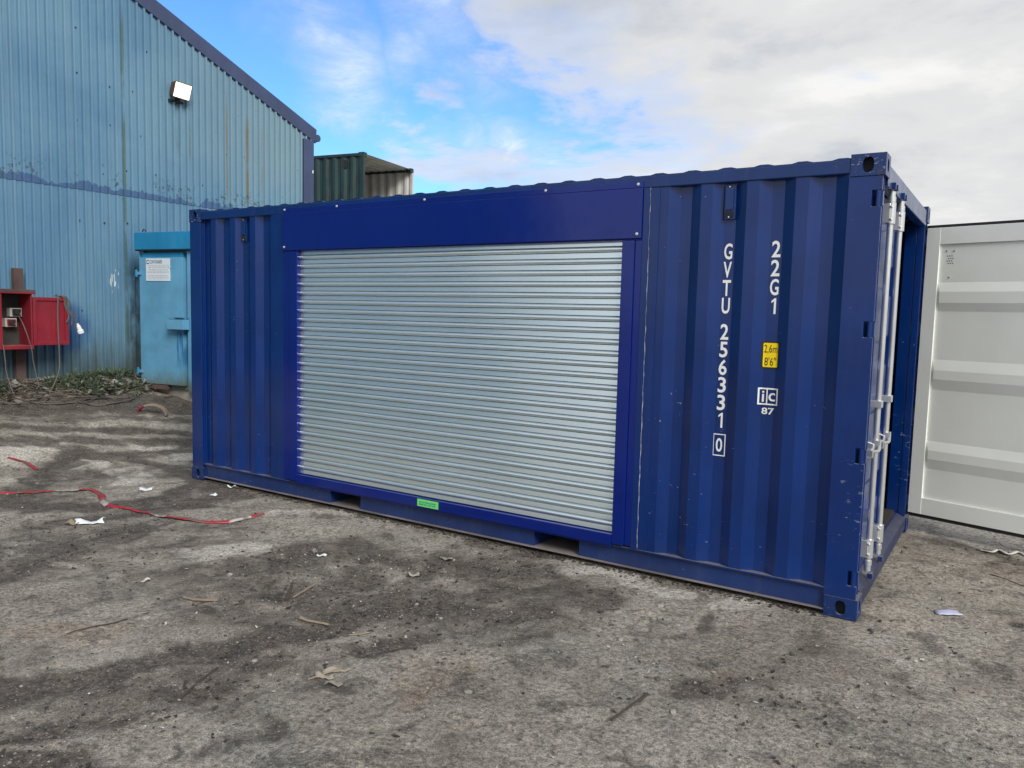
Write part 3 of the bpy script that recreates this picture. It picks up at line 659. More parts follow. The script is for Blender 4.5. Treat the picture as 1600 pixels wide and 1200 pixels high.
    for x, z in ((1.345, 2.522), (1.97, 2.520), (2.89, 2.520), (3.95, 2.520), (4.63, 2.516), (1.345, 2.205), (4.635, 2.205)):
        mb = MB(); yy = -0.013 if z < 2.3 else -0.0065
        mb.tube([(x, yy+0.001, z), (x, yy-0.003, z)], [0.010, 0.009], 12, M['screw']); mb.tube([(x, yy-0.003, z), (x, yy-0.0085, z)], 0.0055, 6, M['screw']); mb.build('screw', None, t, smooth=40)
    # lime label on the sill
    mb = MB(); mb.box(2.876, 3.082, -0.0245, -0.0222, 0.174, 0.231, M['lime'])
    f = lambda u, v, d: (u, -0.0246-d, v)
    random.seed(3)
    for r_, zz in ((0, 0.208), (1, 0.191)):
        x = 2.893
        while x < 3.06:
            w = random.uniform(0.006, 0.015); mb.add([f(x, zz-0.004-(0.003 if random.random() < .4 else 0), .0006), f(x+w, zz-0.004, .0006), f(x+w, zz+0.006, .0006), f(x, zz+0.005, .0006)], [(0, 1, 2, 3)], M['hoodblue']); x += w+random.choice((0.003, 0.003, 0.008))
    mb.build('small_label', None, t)
    # stencilled markings
    yi = 0.012+0.036-0.0012
    f = lambda u, v, d: (u, yi-d, v)
    zs = [2.089, 1.979, 1.870, 1.763, 1.605, 1.497, 1.389, 1.281, 1.172, 1.063]
    mb = MB()
    def one(mb, cx, cz): mb.add([f(cx+a, cz+b, .0015) for a, b in ((0.003, -0.0465), (0.015, -0.0465), (0.015, 0.0465), (0.006, 0.0465), (-0.012, 0.030), (-0.012, 0.018), (0.003, 0.029))], [(0, 1, 2, 6), (2, 3, 6), (3, 4, 5, 6)], M['textwhite'])
    for n_, (ch, z) in enumerate(zip('GVTU256331', zs)):
      if n_ == 4: mb.build('owner_code', None, t); mb = MB()
      one(mb, 5.211, z-0.003) if ch == '1' else glyphs(mb, ch, f, 5.211, z-0.003, 0.096, 0.050, M['textwhite'], 0.018)
    mb.build('serial_number', None, t); mb = MB()
    glyphs(mb, '0', f, 5.211, 0.906, 0.086, 0.040, M['textwhite'], 0.012)
    for a, b, c, d in ((5.172, 5.250, 0.838, 0.844), (5.172, 5.250, 0.969, 0.975), (5.172, 5.178, 0.844, 0.969), (5.244, 5.250, 0.844, 0.969)):
        mb.add([f(a, c, .0015), f(b, c, .0015), f(b, d, .0015), f(a, d, .0015)], [(0, 1, 2, 3)], M['textwhite'])
    mb.build('check_digit', None, t)
    mb = MB()
    for ch, z in zip('22G1', (2.094, 1.984, 1.873, 1.762)): one(mb, 5.494, z) if ch == '1' else glyphs(mb, ch, f, 5.494, z, 0.096, 0.050, M['textwhite'], 0.018)
    mb.build('type_code', None, t)
    # yellow height decal and approval mark sit flat across the recess on the panel
    g = lambda u, v, d: (u, yi-0.001-d-max(0.0, abs(u-5.491)-0.035)*0.036/0.068, v)
    def rrect(mb, a, b, c, d, dd, m, r=0.008):
        pts = []
        for cx, cz, a0 in ((b-r, d-r, 0), (a+r, d-r, 90), (a+r, c+r, 180), (b-r, c+r, 270)):
            for k in range(5): an = R(a0+k*22.5); pts.append(g(cx+r*math.cos(an), cz+r*math.sin(an), dd))
        xs = [a, 5.456, 5.526, b]      # three strips following the panel
        for xa, xb in zip(xs[:-1], xs[1:]):
            i0, i1 = (r*0.6 if xa == a else 0), (r*0.6 if xb == b else 0); q = [(xa, c+i0), (xa+i0, c), (xb-i1, c), (xb, c+i1), (xb, d-i1), (xb-i1, d), (xa+i0, d), (xa, d-i0)]
            q = [k for j, k in enumerate(q) if k != q[j-1]]; mb.add([g(u, v, dd) for u, v in q], [tuple(range(len(q)))], m)
    mb = MB(); rrect(mb, 5.441, 5.547, 1.392, 1.556, 0.001, M['decalblack'], 0.010); rrect(mb, 5.4515, 5.5365, 1.4025, 1.5455, 0.002, M['yellow'], 0.008)
    glyphs(mb, '2,6m', g, 5.494, 1.508, 0.054, 0.078, M['decalblack'], 0.0, 0.003); glyphs(mb, '8\'6"', g, 5.494, 1.436, 0.050, 0.066, M['decalblack'], 0.0, 0.003)
    mb.build('height_decal', None, t)
    mb = MB(); W = M['textwhite']
    def bar(a, b, c, d, dd=0.002, m=W):
        xs = [a]+[q for q in (5.456, 5.526) if a < q < b]+[b]
        for xa, xb in zip(xs[:-1], xs[1:]): mb.add([g(xa, c, dd), g(xb, c, dd), g(xb, d, dd), g(xa, d, dd)], [(0, 1, 2, 3)], m)
    bar(5.434, 5.551, 1.1775, 1.186); bar(5.434, 5.551, 1.270, 1.279); bar(5.434, 5.443, 1.186, 1.270); bar(5.542, 5.551, 1.186, 1.270); bar(5.482, 5.489, 1.186, 1.270)
    glyphs(mb, 'i', g, 5.463, 1.228, 0.066, 0.014, W, 0.012, 0.002); glyphs(mb, 'c', g, 5.515, 1.225, 0.050, 0.040, W, 0.012, 0.002); glyphs(mb, '87', g, 5.495, 1.141, 0.040, 0.074, W, 0.02, 0.002)
    mb.build('approval_mark', None, t)
    # ---- near door, shut
    d = thing('container_door', '', ''); del d['label']; del d['category']; bpy.data.objects.remove(d)
    mb = MB(); mb.mats = [M['blue']]
    y0, y1 = 0.135, 1.185; prd = [(5.985, 0.16)]
    for zc in (0.60, 1.05, 1.50, 1.95): prd += [(5.985, zc-0.10), (5.962, zc-0.05), (5.962, zc+0.05), (5.985, zc+0.10)]
    prd.append((5.985, 2.43)); mb.extr(prd, lambda u, v, dd: (u, dd, v), y0, y1)
    mb.box(5.94, 5.995, y0, y0+0.07, 0.16, 2.43); mb.box(5.94, 5.995, y1-0.07, y1, 0.16, 2.43)
    near = mb.build('shut_door', None, t, bevel=0.002)
    mb = MB(); mb.box(5.945, 6.004, y1+0.0005, y1+0.022, 0.155, 2.435, M['white']); mb.build('door_edge', None, near)
    for yr in (0.385, 0.800):
        mb = MB(); mb.mats = [M['galv']]; xr = 6.045
        mb.tube([(xr, yr, 0.235), (xr, yr, 2.400)], 0.0170, 16)
        mb.tube([(xr, yr, 2.375), (xr, yr, 2.405)], 0.023, 14); mb.tube([(xr, yr, 0.225), (xr, yr, 0.255)], 0.023, 14)
        for z, sg in ((2.42, 1), (0.205, -1)):      # cams
            mb.tube([(xr, yr, z-sg*0.02), (xr, yr, z+sg*0.015)], 0.019, 12); mb.obox((xr-0.010, yr+0.022, z+sg*0.022), ((1, 0, 0), (0, 1, 0), (0, 0, 1)), (0.014, 0.034, 0.009))
            mb.obox((xr-0.020, yr+0.045, z+sg*0.036), ((1, 0, 0), (0, 1, 0), (0, 0, 1)), (0.012, 0.010, 0.016))
        rod = mb.build('locking_rod', None, near, smooth=40)
        for z0, z1 in ((2.250, 2.372), (0.270, 0.385)):
            mb = MB(); mb.mats = [M['galv']]; mb.tube([(xr, yr, z0), (xr, yr, z1)], 0.026, 16); mb.box(5.990, xr, yr-0.036, yr+0.036, z0+0.006, z1-0.006)
            for dz in (z0+0.025, z1-0.025):
                mb.tube([(xr-0.002, yr-0.033, dz), (xr+0.012, yr-0.033, dz)], 0.008, 8)
            mb.build('rod_bracket', None, near, smooth=40, bevel=0.002)
        mb = MB(); mb.mats = [M['galv']]; mb.box(5.990, xr+0.024, yr-0.030, yr+0.030, 1.180, 1.222); mb.build('rod_guide', None, near, bevel=0.003)
        mb = MB(); mb.mats = [M['galv']]
        mb.obox((xr+0.012, yr, 0.955), ((1, 0, 0), (0, 1, 0), (0, 0, 1)), (0.016, 0.030, 0.032)); mb.tube([(xr+0.02, yr+0.01, 0.955), (xr+0.03, yr-0.10, 0.935), (xr+0.012, yr-0.20, 0.945), (xr+0.004, yr-0.26, 0.965)], 0.009, 8)
        mb.tube([(xr-0.02, yr-0.225, 0.91), (xr+0.016, yr-0.225, 0.915), (xr+0.02, yr-0.225, 0.99), (xr-0.02, yr-0.225, 1.0)], 0.008, 8)
        mb.build('door_handle', None, near, smooth=40)
    for yk in (0.385, 0.800):
        mb = MB(); mb.mats = [M['bluerail']]; mb.obox((6.058, yk+0.045, 2.462), ((1, 0, 0), (0, 1, 0), (0, 0, 1)), (0.014, 0.022, 0.016)); mb.build('cam_keeper', None, t, bevel=0.003); mb = MB(); mb.mats = [M['bluerail']]; mb.obox((6.056, yk-0.03, 2.462), ((1, 0, 0), (0, 1, 0), (0, 0, 1)), (0.012, 0.012, 0.020)); mb.build('cam_keeper', None, t, bevel=0.003)
        mb = MB(); mb.mats = [M['bluerail']]; mb.obox((6.058, yk+0.045, 0.150), ((1, 0, 0), (0, 1, 0), (0, 0, 1)), (0.014, 0.022, 0.016)); mb.build('cam_keeper', None, t, bevel=0.003)
    # ---- far door, swung open, cream inside
    Hn = Vector((6.05, 2.40, 0)); dv = Vector((0.95, -0.28, 0)).normalized(); nv = Vector((dv.y, -dv.x, 0))   # nv faces the camera side
    F = lambda s, z, o: tuple(Hn+dv*s+nv*o+Vector((0, 0, z)))
    Wd = 1.165; zt, zb = 2.435, 0.145
    def pbox(mb, s0, s1, z0, z1, o0, o1, m): mb.add([F(s0,z0,o0),F(s1,z0,o0),F(s1,z0,o1),F(s0,z0,o1),F(s0,z1,o0),F(s1,z1,o0),F(s1,z1,o1),F(s0,z1,o1)], [(0,3,2,1),(4,5,6,7),(0,1,5,4),(1,2,6,5),(2,3,7,6),(3,0,4,7)], m)
    mb = MB()
    pbox(mb, 0.0, 0.100, zb, zt, -0.045, 0.0, M['white']); pbox(mb, Wd-0.1, Wd, zb, zt, -0.045, 0.0, M['white'])
    pbox(mb, 0.1, Wd-0.1, 2.305, zt, -0.045, -0.002, M['white']); pbox(mb, 0.1, Wd-0.1, zb, 0.280, -0.045, -0.002, M['white'])
    pr = [(2.304, -0.016)]
    for a, b, c, e in ((2.000, 1.935, 1.849, 1.789), (1.393, 1.317, 1.245, 1.168), (0.740, 0.673, 0.604, 0.531)):
        pr += [(a+0.008, -0.016), (b, 0.001), (c, 0.001), (e-0.008, -0.016)]
    pr.append((0.281, -0.016))
    # ribs run out in chamfered ends against the frame
    S = [0.1002, 0.104, 0.122, Wd-0.122, Wd-0.104, Wd-0.1002]; K = [0.0, 0.25, 1, 1, 0.25, 0.0]; n = len(pr)
    vs = [F(s, z, -0.016+(o+0.016)*k) for s, k in zip(S, K) for z, o in pr]
    mb.add(vs, [(i*n+j, (i+1)*n+j, (i+1)*n+j+1, i*n+j+1) for i in range(len(S)-1) for j in range(n-1)], M['white'])
    far = mb.build('open_door', None, t, bevel=0.002); far['label'] = 'open door showing its cream painted inner face'
    mb = MB(); pbox(mb, 0.004, Wd, zb, zt, -0.060, -0.0455, M['blue']); mb.build('door_skin', None, far)
    mb = MB(); pbox(mb, 0.0, Wd+0.01, zt, zt+0.022, -0.052, -0.006, M['black']); pbox(mb, 0.004, Wd+0.01, zb-0.028, zb-0.001, -0.052, -0.010, M['black']); pbox(mb, -0.022, -0.001, zb-0.02, zt+0.02, -0.052, -0.012, M['black']); mb.build('door_seal', None, far)
    mb = MB()
    for i in range(4):
        for j in range(3):
            s = 0.158+j*0.016+(0.008 if i % 2 else 0); z = 2.213-i*0.019
            mb.tube([F(s, z, -0.0165), F(s, z, -0.0150)], 0.0045, 8, M['black'])
    mb.build('door_vent', None, far)
    for q_s, q_z in ((0.181, 2.048), (0.150, 2.252), (0.205, 2.252)):
        mb = MB(); mb.tube([F(q_s, q_z, -0.017), F(q_s, q_z, -0.012)], 0.006, 8, M['galv']); mb.build('rivet', None, far)
    for zc in (0.24, 0.94, 1.64, 2.35):
        mb = MB(); mb.mats = [M['rust'] if zc > 1 else M['bluerail']]; pbox(mb, -0.035, 0.01, zc-0.035, zc+0.035, -0.075, -0.061, mb.mats[0]); mb.build('hinge_blade', None, far)
blue_container()

# ------------------------------------------------------------------ big shed
XW = -4.23
def shed():
    t = thing('warehouse', 'large blue corrugated metal warehouse with a sloping gable and peeling paint', 'warehouse', (-14, -4.3, 0.48))
    y_c, z_c, sl = 5.45, 4.72, 0.388; ya = -4.3
    top = lambda y: z_c+sl*(y_c-y) if y > ya else z_c+sl*(y_c-ya)-sl*(ya-y)
    pitch = 0.1135; ph = 1.8855
    def prof(a, b):
        pts = []; k = math.floor((a-ph)/pitch)-1
        while ph+k*pitch < b+pitch:
            c = ph+k*pitch; pts += [(c-0.022, 0.0), (c-0.015, 0.036), (c+0.011, 0.036), (c+0.019, 0.0), (c+0.050, 0.0), (c+0.054, 0.005), (c+0.062, 0.005), (c+0.066, 0.0)]; k += 1
        return [p for p in pts if a < p[0] < b]
    P = prof(-14, y_c-0.02)
    def wall(z0, z1, off, m):
        mb = MB(); n = len(P); x = [XW+off+d for _, d in P]
        vs = [(x[i], P[i][0], z0) for i in range(n)]+[(x[i], P[i][0], (z1 if z1 else top(P[i][0])-0.01)) for i in range(n)]
        mb.add(vs, [(i, i+1, n+i+1, n+i) for i in range(n-1)], m); return mb
    mb = wall(0.40, SEAM+0.03, -0.004, M['clad']); mb.build('lower_cladding', None, t)
    mb = wall(SEAM, None, 0.003, M['clad'])
    mb.build('upper_cladding', None, t)
    # fixing screws
    random.seed(5); mb = MB()
    for z in (0.95, 1.55, 2.25, 2.85, 3.45, 3.62, 4.15, 4.75, 5.35, 5.95):
        k = -6
        while k < 34:
            y = ph+k*pitch+0.034+random.uniform(-.008, .008)
            if y < y_c-0.3 and z < top(y)-0.3 and random.random() < 0.62:
                zz = z+random.uniform(-0.05, 0.05); mb.tube([(XW-0.002, y, zz), (XW+0.012, y, zz)], 0.0115, 6, M['black'])
            k += random.choice((2, 3, 4))
    o = mb.build('fixing_screws', None, t); o['kind'] = 'stuff'
    # flashings
    mb = MB(); mb.box(XW-0.2, XW+0.042, y_c-0.225, y_c+0.01, 0.40, 4.70, M['trim']); mb.box(XW-20, XW-0.2, y_c-0.01, y_c+0.01, 0.40, 4.70, M['clad']); mb.build('corner_flashing', None, t, bevel=0.004)
    def barge(ya_, yb_):
        mb = MB(); za, zb_ = top(ya_), top(yb_); h = 0.235
        mb.add([(XW+x, yy, zz+dz) for yy, zz in ((ya_, za), (yb_, zb_)) for x, dz in ((0.045, -0.03), (0.060, h-0.03), (-0.25, h-0.02), (-0.25, -0.03))],
               [(0,1,2,3),(7,6,5,4),(0,4,5,1),(1,5,6,2),(2,6,7,3),(3,7,4,0)], M['trim'])
        mb.build('barge_board', None, t, bevel=0.006)
    barge(ya, y_c+0.06); barge(-14, ya)
    mb = MB(); mb.tube([(XW+0.05, y_c+0.10, top(y_c)+0.04), (XW-20, y_c+0.10, top(y_c)+0.04)], 0.065, 12, M['trim']); mb.build('gutter', None, t, smooth=40)
    mb = MB(); e = 0.17
    mb.add([(XW-0.2, ya, top(ya)+e), (XW-26, ya, top(ya)+e), (XW-26, y_c+0.1, top(y_c+0.1)+e), (XW-0.2, y_c+0.1, top(y_c+0.1)+e), (XW-26, -14, top(-14)+e), (XW-0.2, -14, top(-14)+e)], [(0,1,2,3),(0,5,4,1)], M['trim']); mb.build('roof', None, t)
    # small white plastic clip on the flashing
    mb = MB(); mb.box(XW+0.0425, XW+0.052, y_c-0.03, y_c-0.01, 4.12, 4.17, M['textwhite']); mb.build('clip', None, t)
shed()

# floodlight
def floodlight():
    y, z = 2.70, 4.90; t = thing('floodlight', 'lit rectangular floodlight fixed high on the warehouse wall', 'floodlight', (XW, y, z))
    mb = MB(); mb.mats = [M['black']]; mb.box(XW, XW+0.05, y-0.11, y+0.13, z-0.17, z-0.14); mb.box(XW, XW+0.03, y-0.03, y+0.03, z-0.2, z-0.02); mb.build('bracket', None, t)
    n = Vector((0.90, 0.10, -0.30)).normalized(); a = Vector((0, 0, 1)).cross(n).normalized(); b = n.cross(a)
    c = Vector((XW+0.16, y+0.02, z-0.01))
    def ring(w, h, d): return [c+a*i*w+b*j*h+n*d for i, j in ((-1,-1),(1,-1),(1,1),(-1,1))]
    mb = MB(); q = ring(0.10, 0.07, -0.12)+ring(0.140, 0.105, 0.0)+ring(0.150, 0.115, 0.03); mb.add(q, [(0,1,2,3)[::-1]]+[(i, (i+1)%4, 4+(i+1)%4, 4+i) for i in range(4)]+[(4+i, 4+(i+1)%4, 8+(i+1)%4, 8+i) for i in range(4)], M['rust'])
    mb.build('housing', None, t, solid=0.004)
    mb = MB(); mb.add(ring(0.138, 0.104, 0.022)+ring(0.138, 0.104, 0.033), [(0,1,2,3)[::-1],(4,5,6,7)]+[(i, (i+1)%4, 4+(i+1)%4, 4+i) for i in range(4)], M['lamp']); mb.build('lens', None, t)
floodlight()

# ------------------------------------------------------------------ green containers beyond
def green_stack():
    loc = Vector((-7.40, 10.09, 0.46)); ang = math.atan2(12.5-10.09, -7.8+7.40)-math.pi/2   # end face runs along local y
    t = thing('shipping_container', 'dark green open-ended container standing on top of another beyond the warehouse corner', 'shipping container', (0, 0, 0), 'stacked green containers')
    # local: end face at x=0, length towards -x
    mb = MB()
    for y, sy in ((0, 1), (W_, -1)):
        mb = MB(); mb.extr([(u, y+sy*v) for u, v in corr(-5.9, -0.06, -0.5)], lambda u, v, d: (u, v, d), 0.15, 2.50, M['green']); mb.build('side_panel', None, t)
        mb = MB(); mb.extr([(u, y+sy*(v+0.006)) for u, v in corr(-5.9, -0.06, -0.5)], lambda u, v, d: (u, v, d), 0.15, 2.50, M['greyin']); mb.build('inner_wall', None, t)
        mb = MB(); mb.box(-6.058, 0, *sorted((y, y+sy*0.06)), 2.50, 2.57, M['green']); mb.box(-6.058, 0, *sorted((y, y+sy*0.06)), 0.0, 0.15, M['green']); mb.build('side_rail', None, t, bevel=0.004)
        for x0, x1 in ((-0.07, 0.0), (-6.058, -5.9)):
            mb = MB(); mb.box(x0, x1+0.001, *sorted((y-sy*0.001, y+sy*0.07)), 0.118, 2.49, M['greyin'] if sy < 0 and x1 == 0 else M['green']); mb.build('corner_post', None, t, bevel=0.004)
            for z in (0, H_-0.118): mb = MB(); mb.box(*((-0.16, 0.003) if x1 == 0 else (-6.061, -5.88)), *sorted((y-sy*0.003, y+sy*0.15)), z, z+0.118, M['green']); mb.build('corner_casting', None, t, bevel=0.008)
    pr = []; x = -5.95
    while x < -0.15: pr += [(x, 2.555), (x+0.02, 2.575), (x+0.10, 2.575), (x+0.12, 2.555)]; x += 0.24
    mb = MB(); mb.extr(pr+[(0, 2.555)], lambda u, v, d: (u, d, v), 0.03, W_-0.03, M['greyin']); mb.build('roof', None, t, solid=0.003)
    mb = MB(); mb.box(-6.0, 0, 0.06, W_-0.06, 0.14, 0.17, M['floorply']); mb.build('floor', None, t)
    mb = MB(); mb.box(-6.05, -6.02, 0.06, W_-0.06, 0.12, 2.5, M['green']); mb.build('end_panel', None, t)
    for s_ in (0,): 
        mb = MB(); mb.box(-0.61, -0.52, -0.004, 0.02, 2.22, 2.42, M['black']); mb.build('vent', None, t)
    low = copy_tree(t)
    low['label'] = 'lower container directly beneath the dark green open-ended one beyond the warehouse'
    for o, z in ((t, 0.46+2.595), (low, 0.46)): o.location = (loc.x, loc.y, z); o.rotation_euler = (0, 0, ang)
green_stack()

# ------------------------------------------------------------------ light blue store container by the shed
def store():
    A = Vector((-3.75, 1.80, 0.46)); ax = Vector((math.cos(R(9)), math.sin(R(9)), 0)); ay = Vector((-ax.y, ax.x, 0))
    t = thing('storage_container', 'faded light blue steel store with a hooded door and a white sign', 'storage container', A)
    G = lambda s, o, z: tuple(A+ax*s+ay*o+Vector((0, 0, z)))
    def b(mb, s0, s1, o0, o1, z0, z1, m=None): mb.add([G(s0,o0,z0),G(s1,o0,z0),G(s1,o1,z0),G(s0,o1,z0),G(s0,o0,z1),G(s1,o0,z1),G(s1,o1,z1),G(s0,o1,z1)], [(0,3,2,1),(4,5,6,7),(0,1,5,4),(1,2,6,5),(2,3,7,6),(3,0,4,7)], m)
    LB = M['lightblue']; HB = M['hoodblue']
    mb = MB(); mb.mats = [LB]; b(mb, 0.02, 2.40, 0.06, 2.6, 0.05, 2.17); b(mb, 0.0, 0.075, 0.0, 0.0595, 0.10, 2.17); b(mb, 0.9, 0.99, 0.0, 0.0595, 0.03, 2.17); b(mb, 1.8, 2.42, 0.0, 0.0595, 0.03, 2.17)
    mb.build('body', None, t, bevel=0.006)
    mb = MB(); b(mb, 0.10, 2.38, 0.10, 2.58, -0.55, 0.049, M['stone']); mb.build('plinth', None, t)
    mb = MB(); b(mb, -0.03, 2.44, -0.055, 0.20, 1.985, 2.225, HB); b(mb, -0.02, 2.43, -0.050, 0.05, 1.968, 1.984, M['dark']); mb.build('hood', None, t, bevel=0.006)
    mb = MB(); mb.mats = [LB]; b(mb, 0.02, 0.835, -0.012, 0.05, 0.115, 1.88); b(mb, 0.02, 0.835, 0.0, 0.05, 1.8805, 1.945, HB); b(mb, 0.72, 0.73, -0.016, -0.0125, 0.12, 1.87); 
    dr = mb.build('door', None, t, bevel=0.005)
    mb = MB(); b(mb, 0.05, 0.52, -0.02, 0.045, 0.045, 0.105, M['rust']); mb.build('threshold', None, t)
    for z in (1.66, 0.28):
        mb = MB(); b(mb, -0.045, 0.065, -0.035, -0.013, z-0.022, z+0.022, LB); mb.tube([G(-0.02, -0.03, z-0.05), G(-0.02, -0.03, z+0.05)], 0.018, 10, HB); mb.build('hinge', None, dr, bevel=0.003)
    mb = MB(); b(mb, 0.575, 0.64, -0.05, -0.013, 0.905, 1.015, HB); b(mb, 0.64, 0.95, -0.12, -0.017, 0.895, 1.03, LB); b(mb, 0.66, 0.74, -0.105, -0.03, 1.0305, 1.036, M['dark']); b(mb, 0.70, 0.95, -0.06, -0.017, 1.05, 1.062, HB); mb.build('lock_box', None, dr, bevel=0.005)
    mb = MB(); mb.tube([G(0.05+0.028*math.cos(a)-0.0, 0.05, 2.243+0.032*math.sin(a)) for a in np.linspace(-0.3, math.pi+0.3, 12)], 0.008, 8, M['black']); mb.build('lifting_eye', None, t, smooth=50)
    mb = MB(); b(mb, 0.155, 0.605, -0.020, -0.0125, 1.555, 1.865, M['sign'])
    f = lambda u, v, d: G(u, -0.0203-d, v)
    mb.add([f(0.17, 1.79, 0.001), f(0.215, 1.79, 0.001), f(0.215, 1.845, 0.001), f(0.17, 1.845, 0.001)], [(0, 1, 2, 3)], M['signink'])
    mb.add([f(0.182, 1.803, 0.002), f(0.216, 1.803, 0.002), f(0.216, 1.832, 0.002), f(0.182, 1.832, 0.002)], [(0, 1, 2, 3)], M['sign'])
    glyphs(mb, 'CONTAINER', f, 0.345, 1.818, 0.048, 0.24, M['signink'], 0.01)
    random.seed(11)
    for z, h in ((1.765, 0.010), (1.735, 0.018), (1.70, 0.018), (1.665, 0.022), (1.625, 0.012), (1.60, 0.014), (1.58, 0.008)):
        x = 0.18+random.uniform(0, 0.03)
        while x < 0.57:
            w = random.uniform(0.02, 0.07); mb.add([f(x, z, .001), f(x+w, z, .001), f(x+w, z+h, .001), f(x, z+h, .001)], [(0, 1, 2, 3)], M['signfaint']); x += w+0.012
    mb.build('sign_board', None, dr)
    mb = MB()      # stacking hooks on left edge
    for z in (1.05, 0.85, 0.62, 0.45): mb = MB(); b(mb, -0.035, 0.0, 0.02, 0.06, z-0.03, z+0.03, M['rust']); mb.build('edge_fitting', None, t)
store()

# ------------------------------------------------------------------ red electrical box, post, cables
def elec():
    t = thing('electrical_box', 'open red socket box on the rusty post with its door swung out to the right', 'electrical box', (XW+0.3, 0.3, 1.1))
    x0, x1 = XW+0.10, XW+0.42; ya, yb = -0.42, (0.388); z0, z1 = 1.13, 1.80
    mb = MB(); mb.mats = [M['red']]
    mb.box(x0, x1+0.03, ya-0.02, yb+0.03, z1, z1+0.035, M['rust']); mb.box(x0, x1+0.031, ya-0.021, yb+0.031, z1-0.02, z1-0.0005)
    mb.box(x0, x1+0.02, ya, yb, z0-0.045, z0); mb.box(x0, x1, yb-0.02, yb, z0, z1-0.02); mb.box(x0, x1, ya, ya+0.02, z0, z1-0.02); mb.box(x0, x0+0.015, ya+0.02, yb-0.02, z0, z1-0.02, M['board'])
    mb.box(x1-0.02, x1+0.02, (-0.04), (0.025), z0, z1-0.021)
    mb.build('cabinet', None, t, bevel=0.003)
    # open door, hinged at yb, lying nearly parallel to the wall
    mb = MB(); mb.mats = [M['red']]; d0, d1 = yb+0.005, (0.835); zz0, zz1 = z0+0.0, z1-0.055; xd = x1-0.02
    mb.box(xd, xd+0.012, d0+0.045, d1-0.045, zz0+0.045, zz1-0.045)
    for a, b_, c, d in ((d0, d0+0.045, zz0, zz1), (d1-0.045, d1, zz0, zz1), (d0+0.0455, d1-0.0455, zz0, zz0+0.045), (d0+0.0455, d1-0.0455, zz1-0.045, zz1)): mb.box(xd-0.002, xd+0.026, a, b_, c, d)
    mb.build('door', None, t, bevel=0.003)
    for y, z, in (((0.295), 1.545), ((0.232), 1.415), (-0.17, 1.46)):
        mb = MB(); mb.box(x0+0.02, x0+0.11, y-0.075, y+0.065, z-0.055, z+0.055, M['greyin']); mb.box(x0+0.11, x0+0.125, y-0.05, y+0.05, z-0.042, z+0.042, M['red'] if z < 1.5 else M['black']); mb.tube([(x0+0.125, y, z), (x0+0.15, y, z)], 0.034, 12, M['black']); mb.box(x0+0.12, x0+0.13, y+0.02, y+0.045, z-0.03, z+0.0, M['textwhite'])
        mb.build('socket', None, t, bevel=0.004)
    p = thing('steel_post', 'rusty upright steel section carrying the red electrical box', 'post', (XW+0.05, 0.15, 0.45))
    yc = (0.387)
    mb = MB(); mb.box(XW+0.035, XW+0.045, yc-0.06, yc+0.06, 0.42, 2.11, M['rust']); mb.box(XW+0.085, XW+0.095, yc-0.06, yc+0.06, 0.42, 2.11, M['rust']); mb.box(XW+0.0455, XW+0.0845, yc-0.006, yc+0.006, 0.42, 2.11, M['rust']); mb.build('beam', None, p, bevel=0.002)
    def cable(pts, r, label, plug=False, n=60):
        P = [Vector(q) for q in pts]; out = []
        for i in range(len(P)-1):
            a, b_, c, d = P[max(i-1, 0)], P[i], P[i+1], P[min(i+2, len(P)-1)]
            for k in range(8):
                s = k/8; out.append(0.5*((2*b_)+(c-a)*s+(2*a-5*b_+4*c-d)*s*s+(3*b_-a-3*c+d)*s**3))
        out.append(P[-1]); mb = MB(); mb.tube(out, r, 8, M['cable']); return mb
    xd2 = xd+0.035; y1 = (0.688)
    g = lambda x, y: (x, y, Z(x, y)+0.012)
    mb = cable([(xd-0.01, y1+0.0, zz1+0.02), (xd2, y1+0.01, zz1+0.012), (xd2+0.005, y1, 1.45), (xd2, y1+0.01, 1.0), (xd2+0.05, y1-0.03, 0.78), (XW+0.62, y1-0.2, 0.56), g(XW+0.75, y1-0.35), g(XW+0.80, y1-0.62), g(XW+0.7, y1-0.8)], 0.010, '')
    tag(mb.build('power_cable', None, smooth=60), 'grey cable hanging straight down over the open red door', 'cable', 'cables on the red box')
    mb = cable([(x0+0.14, (0.306), 1.50), (x1+0.03, (0.273), 1.36), (x1+0.05, (0.34), 1.09), (x1+0.03, (0.367), 0.92), (x1+0.08, (0.394), 0.66), g(x1+0.22, (0.385)), g(x1+0.42, 0.75), g(x1+0.40, 1.0)], 0.007, '')
    tag(mb.build('power_cable', None, smooth=60), 'thin cable running from the upper socket down over the box edge', 'cable', 'cables on the red box')
    mb = cable([(x1+0.03, (0.023), 1.15), (x1+0.05, (0.029), 0.95), (x1+0.06, (0.046), 0.75), g(x1+0.20, (0.107)), g(x1+0.38, 0.35), g(x1+0.5, 0.8)], 0.007, '')
    tag(mb.build('power_cable', None, smooth=60), 'thin cable drooping from the left underside of the red box', 'cable', 'cables on the red box')
    random.seed(4)
    for lab, cx, cy in (('tangle of thin cable loops on the ground below the red box', -3.42, 0.55), ('loose cable loop trailing on the dirt right of the cable tangle', -3.25, 1.05)):
        q_ = []
        for k in range(15): a = k*0.95; rr = 0.22+0.12*random.random(); q_.append(g(cx+0.16*math.cos(a)+random.uniform(-.05, .05), cy+rr*1.3*math.sin(a)+random.uniform(-.06, .06)))
        q_ = [(a, b, c+0.012*(k % 3)) for k, (a, b, c) in enumerate(q_)]
        tag(cable(q_, 0.007, '').build('power_cable', None, smooth=60), lab, 'cable', 'cables on the red box')
    # looped lead with white plug over the door top
    t2 = thing('plug_lead', 'bundle of lead hung over the red door corner ending in a white plug', 'cable', (xd2, y1+0.1, 1.5))
    yb2 = (0.936)
    mb = MB()
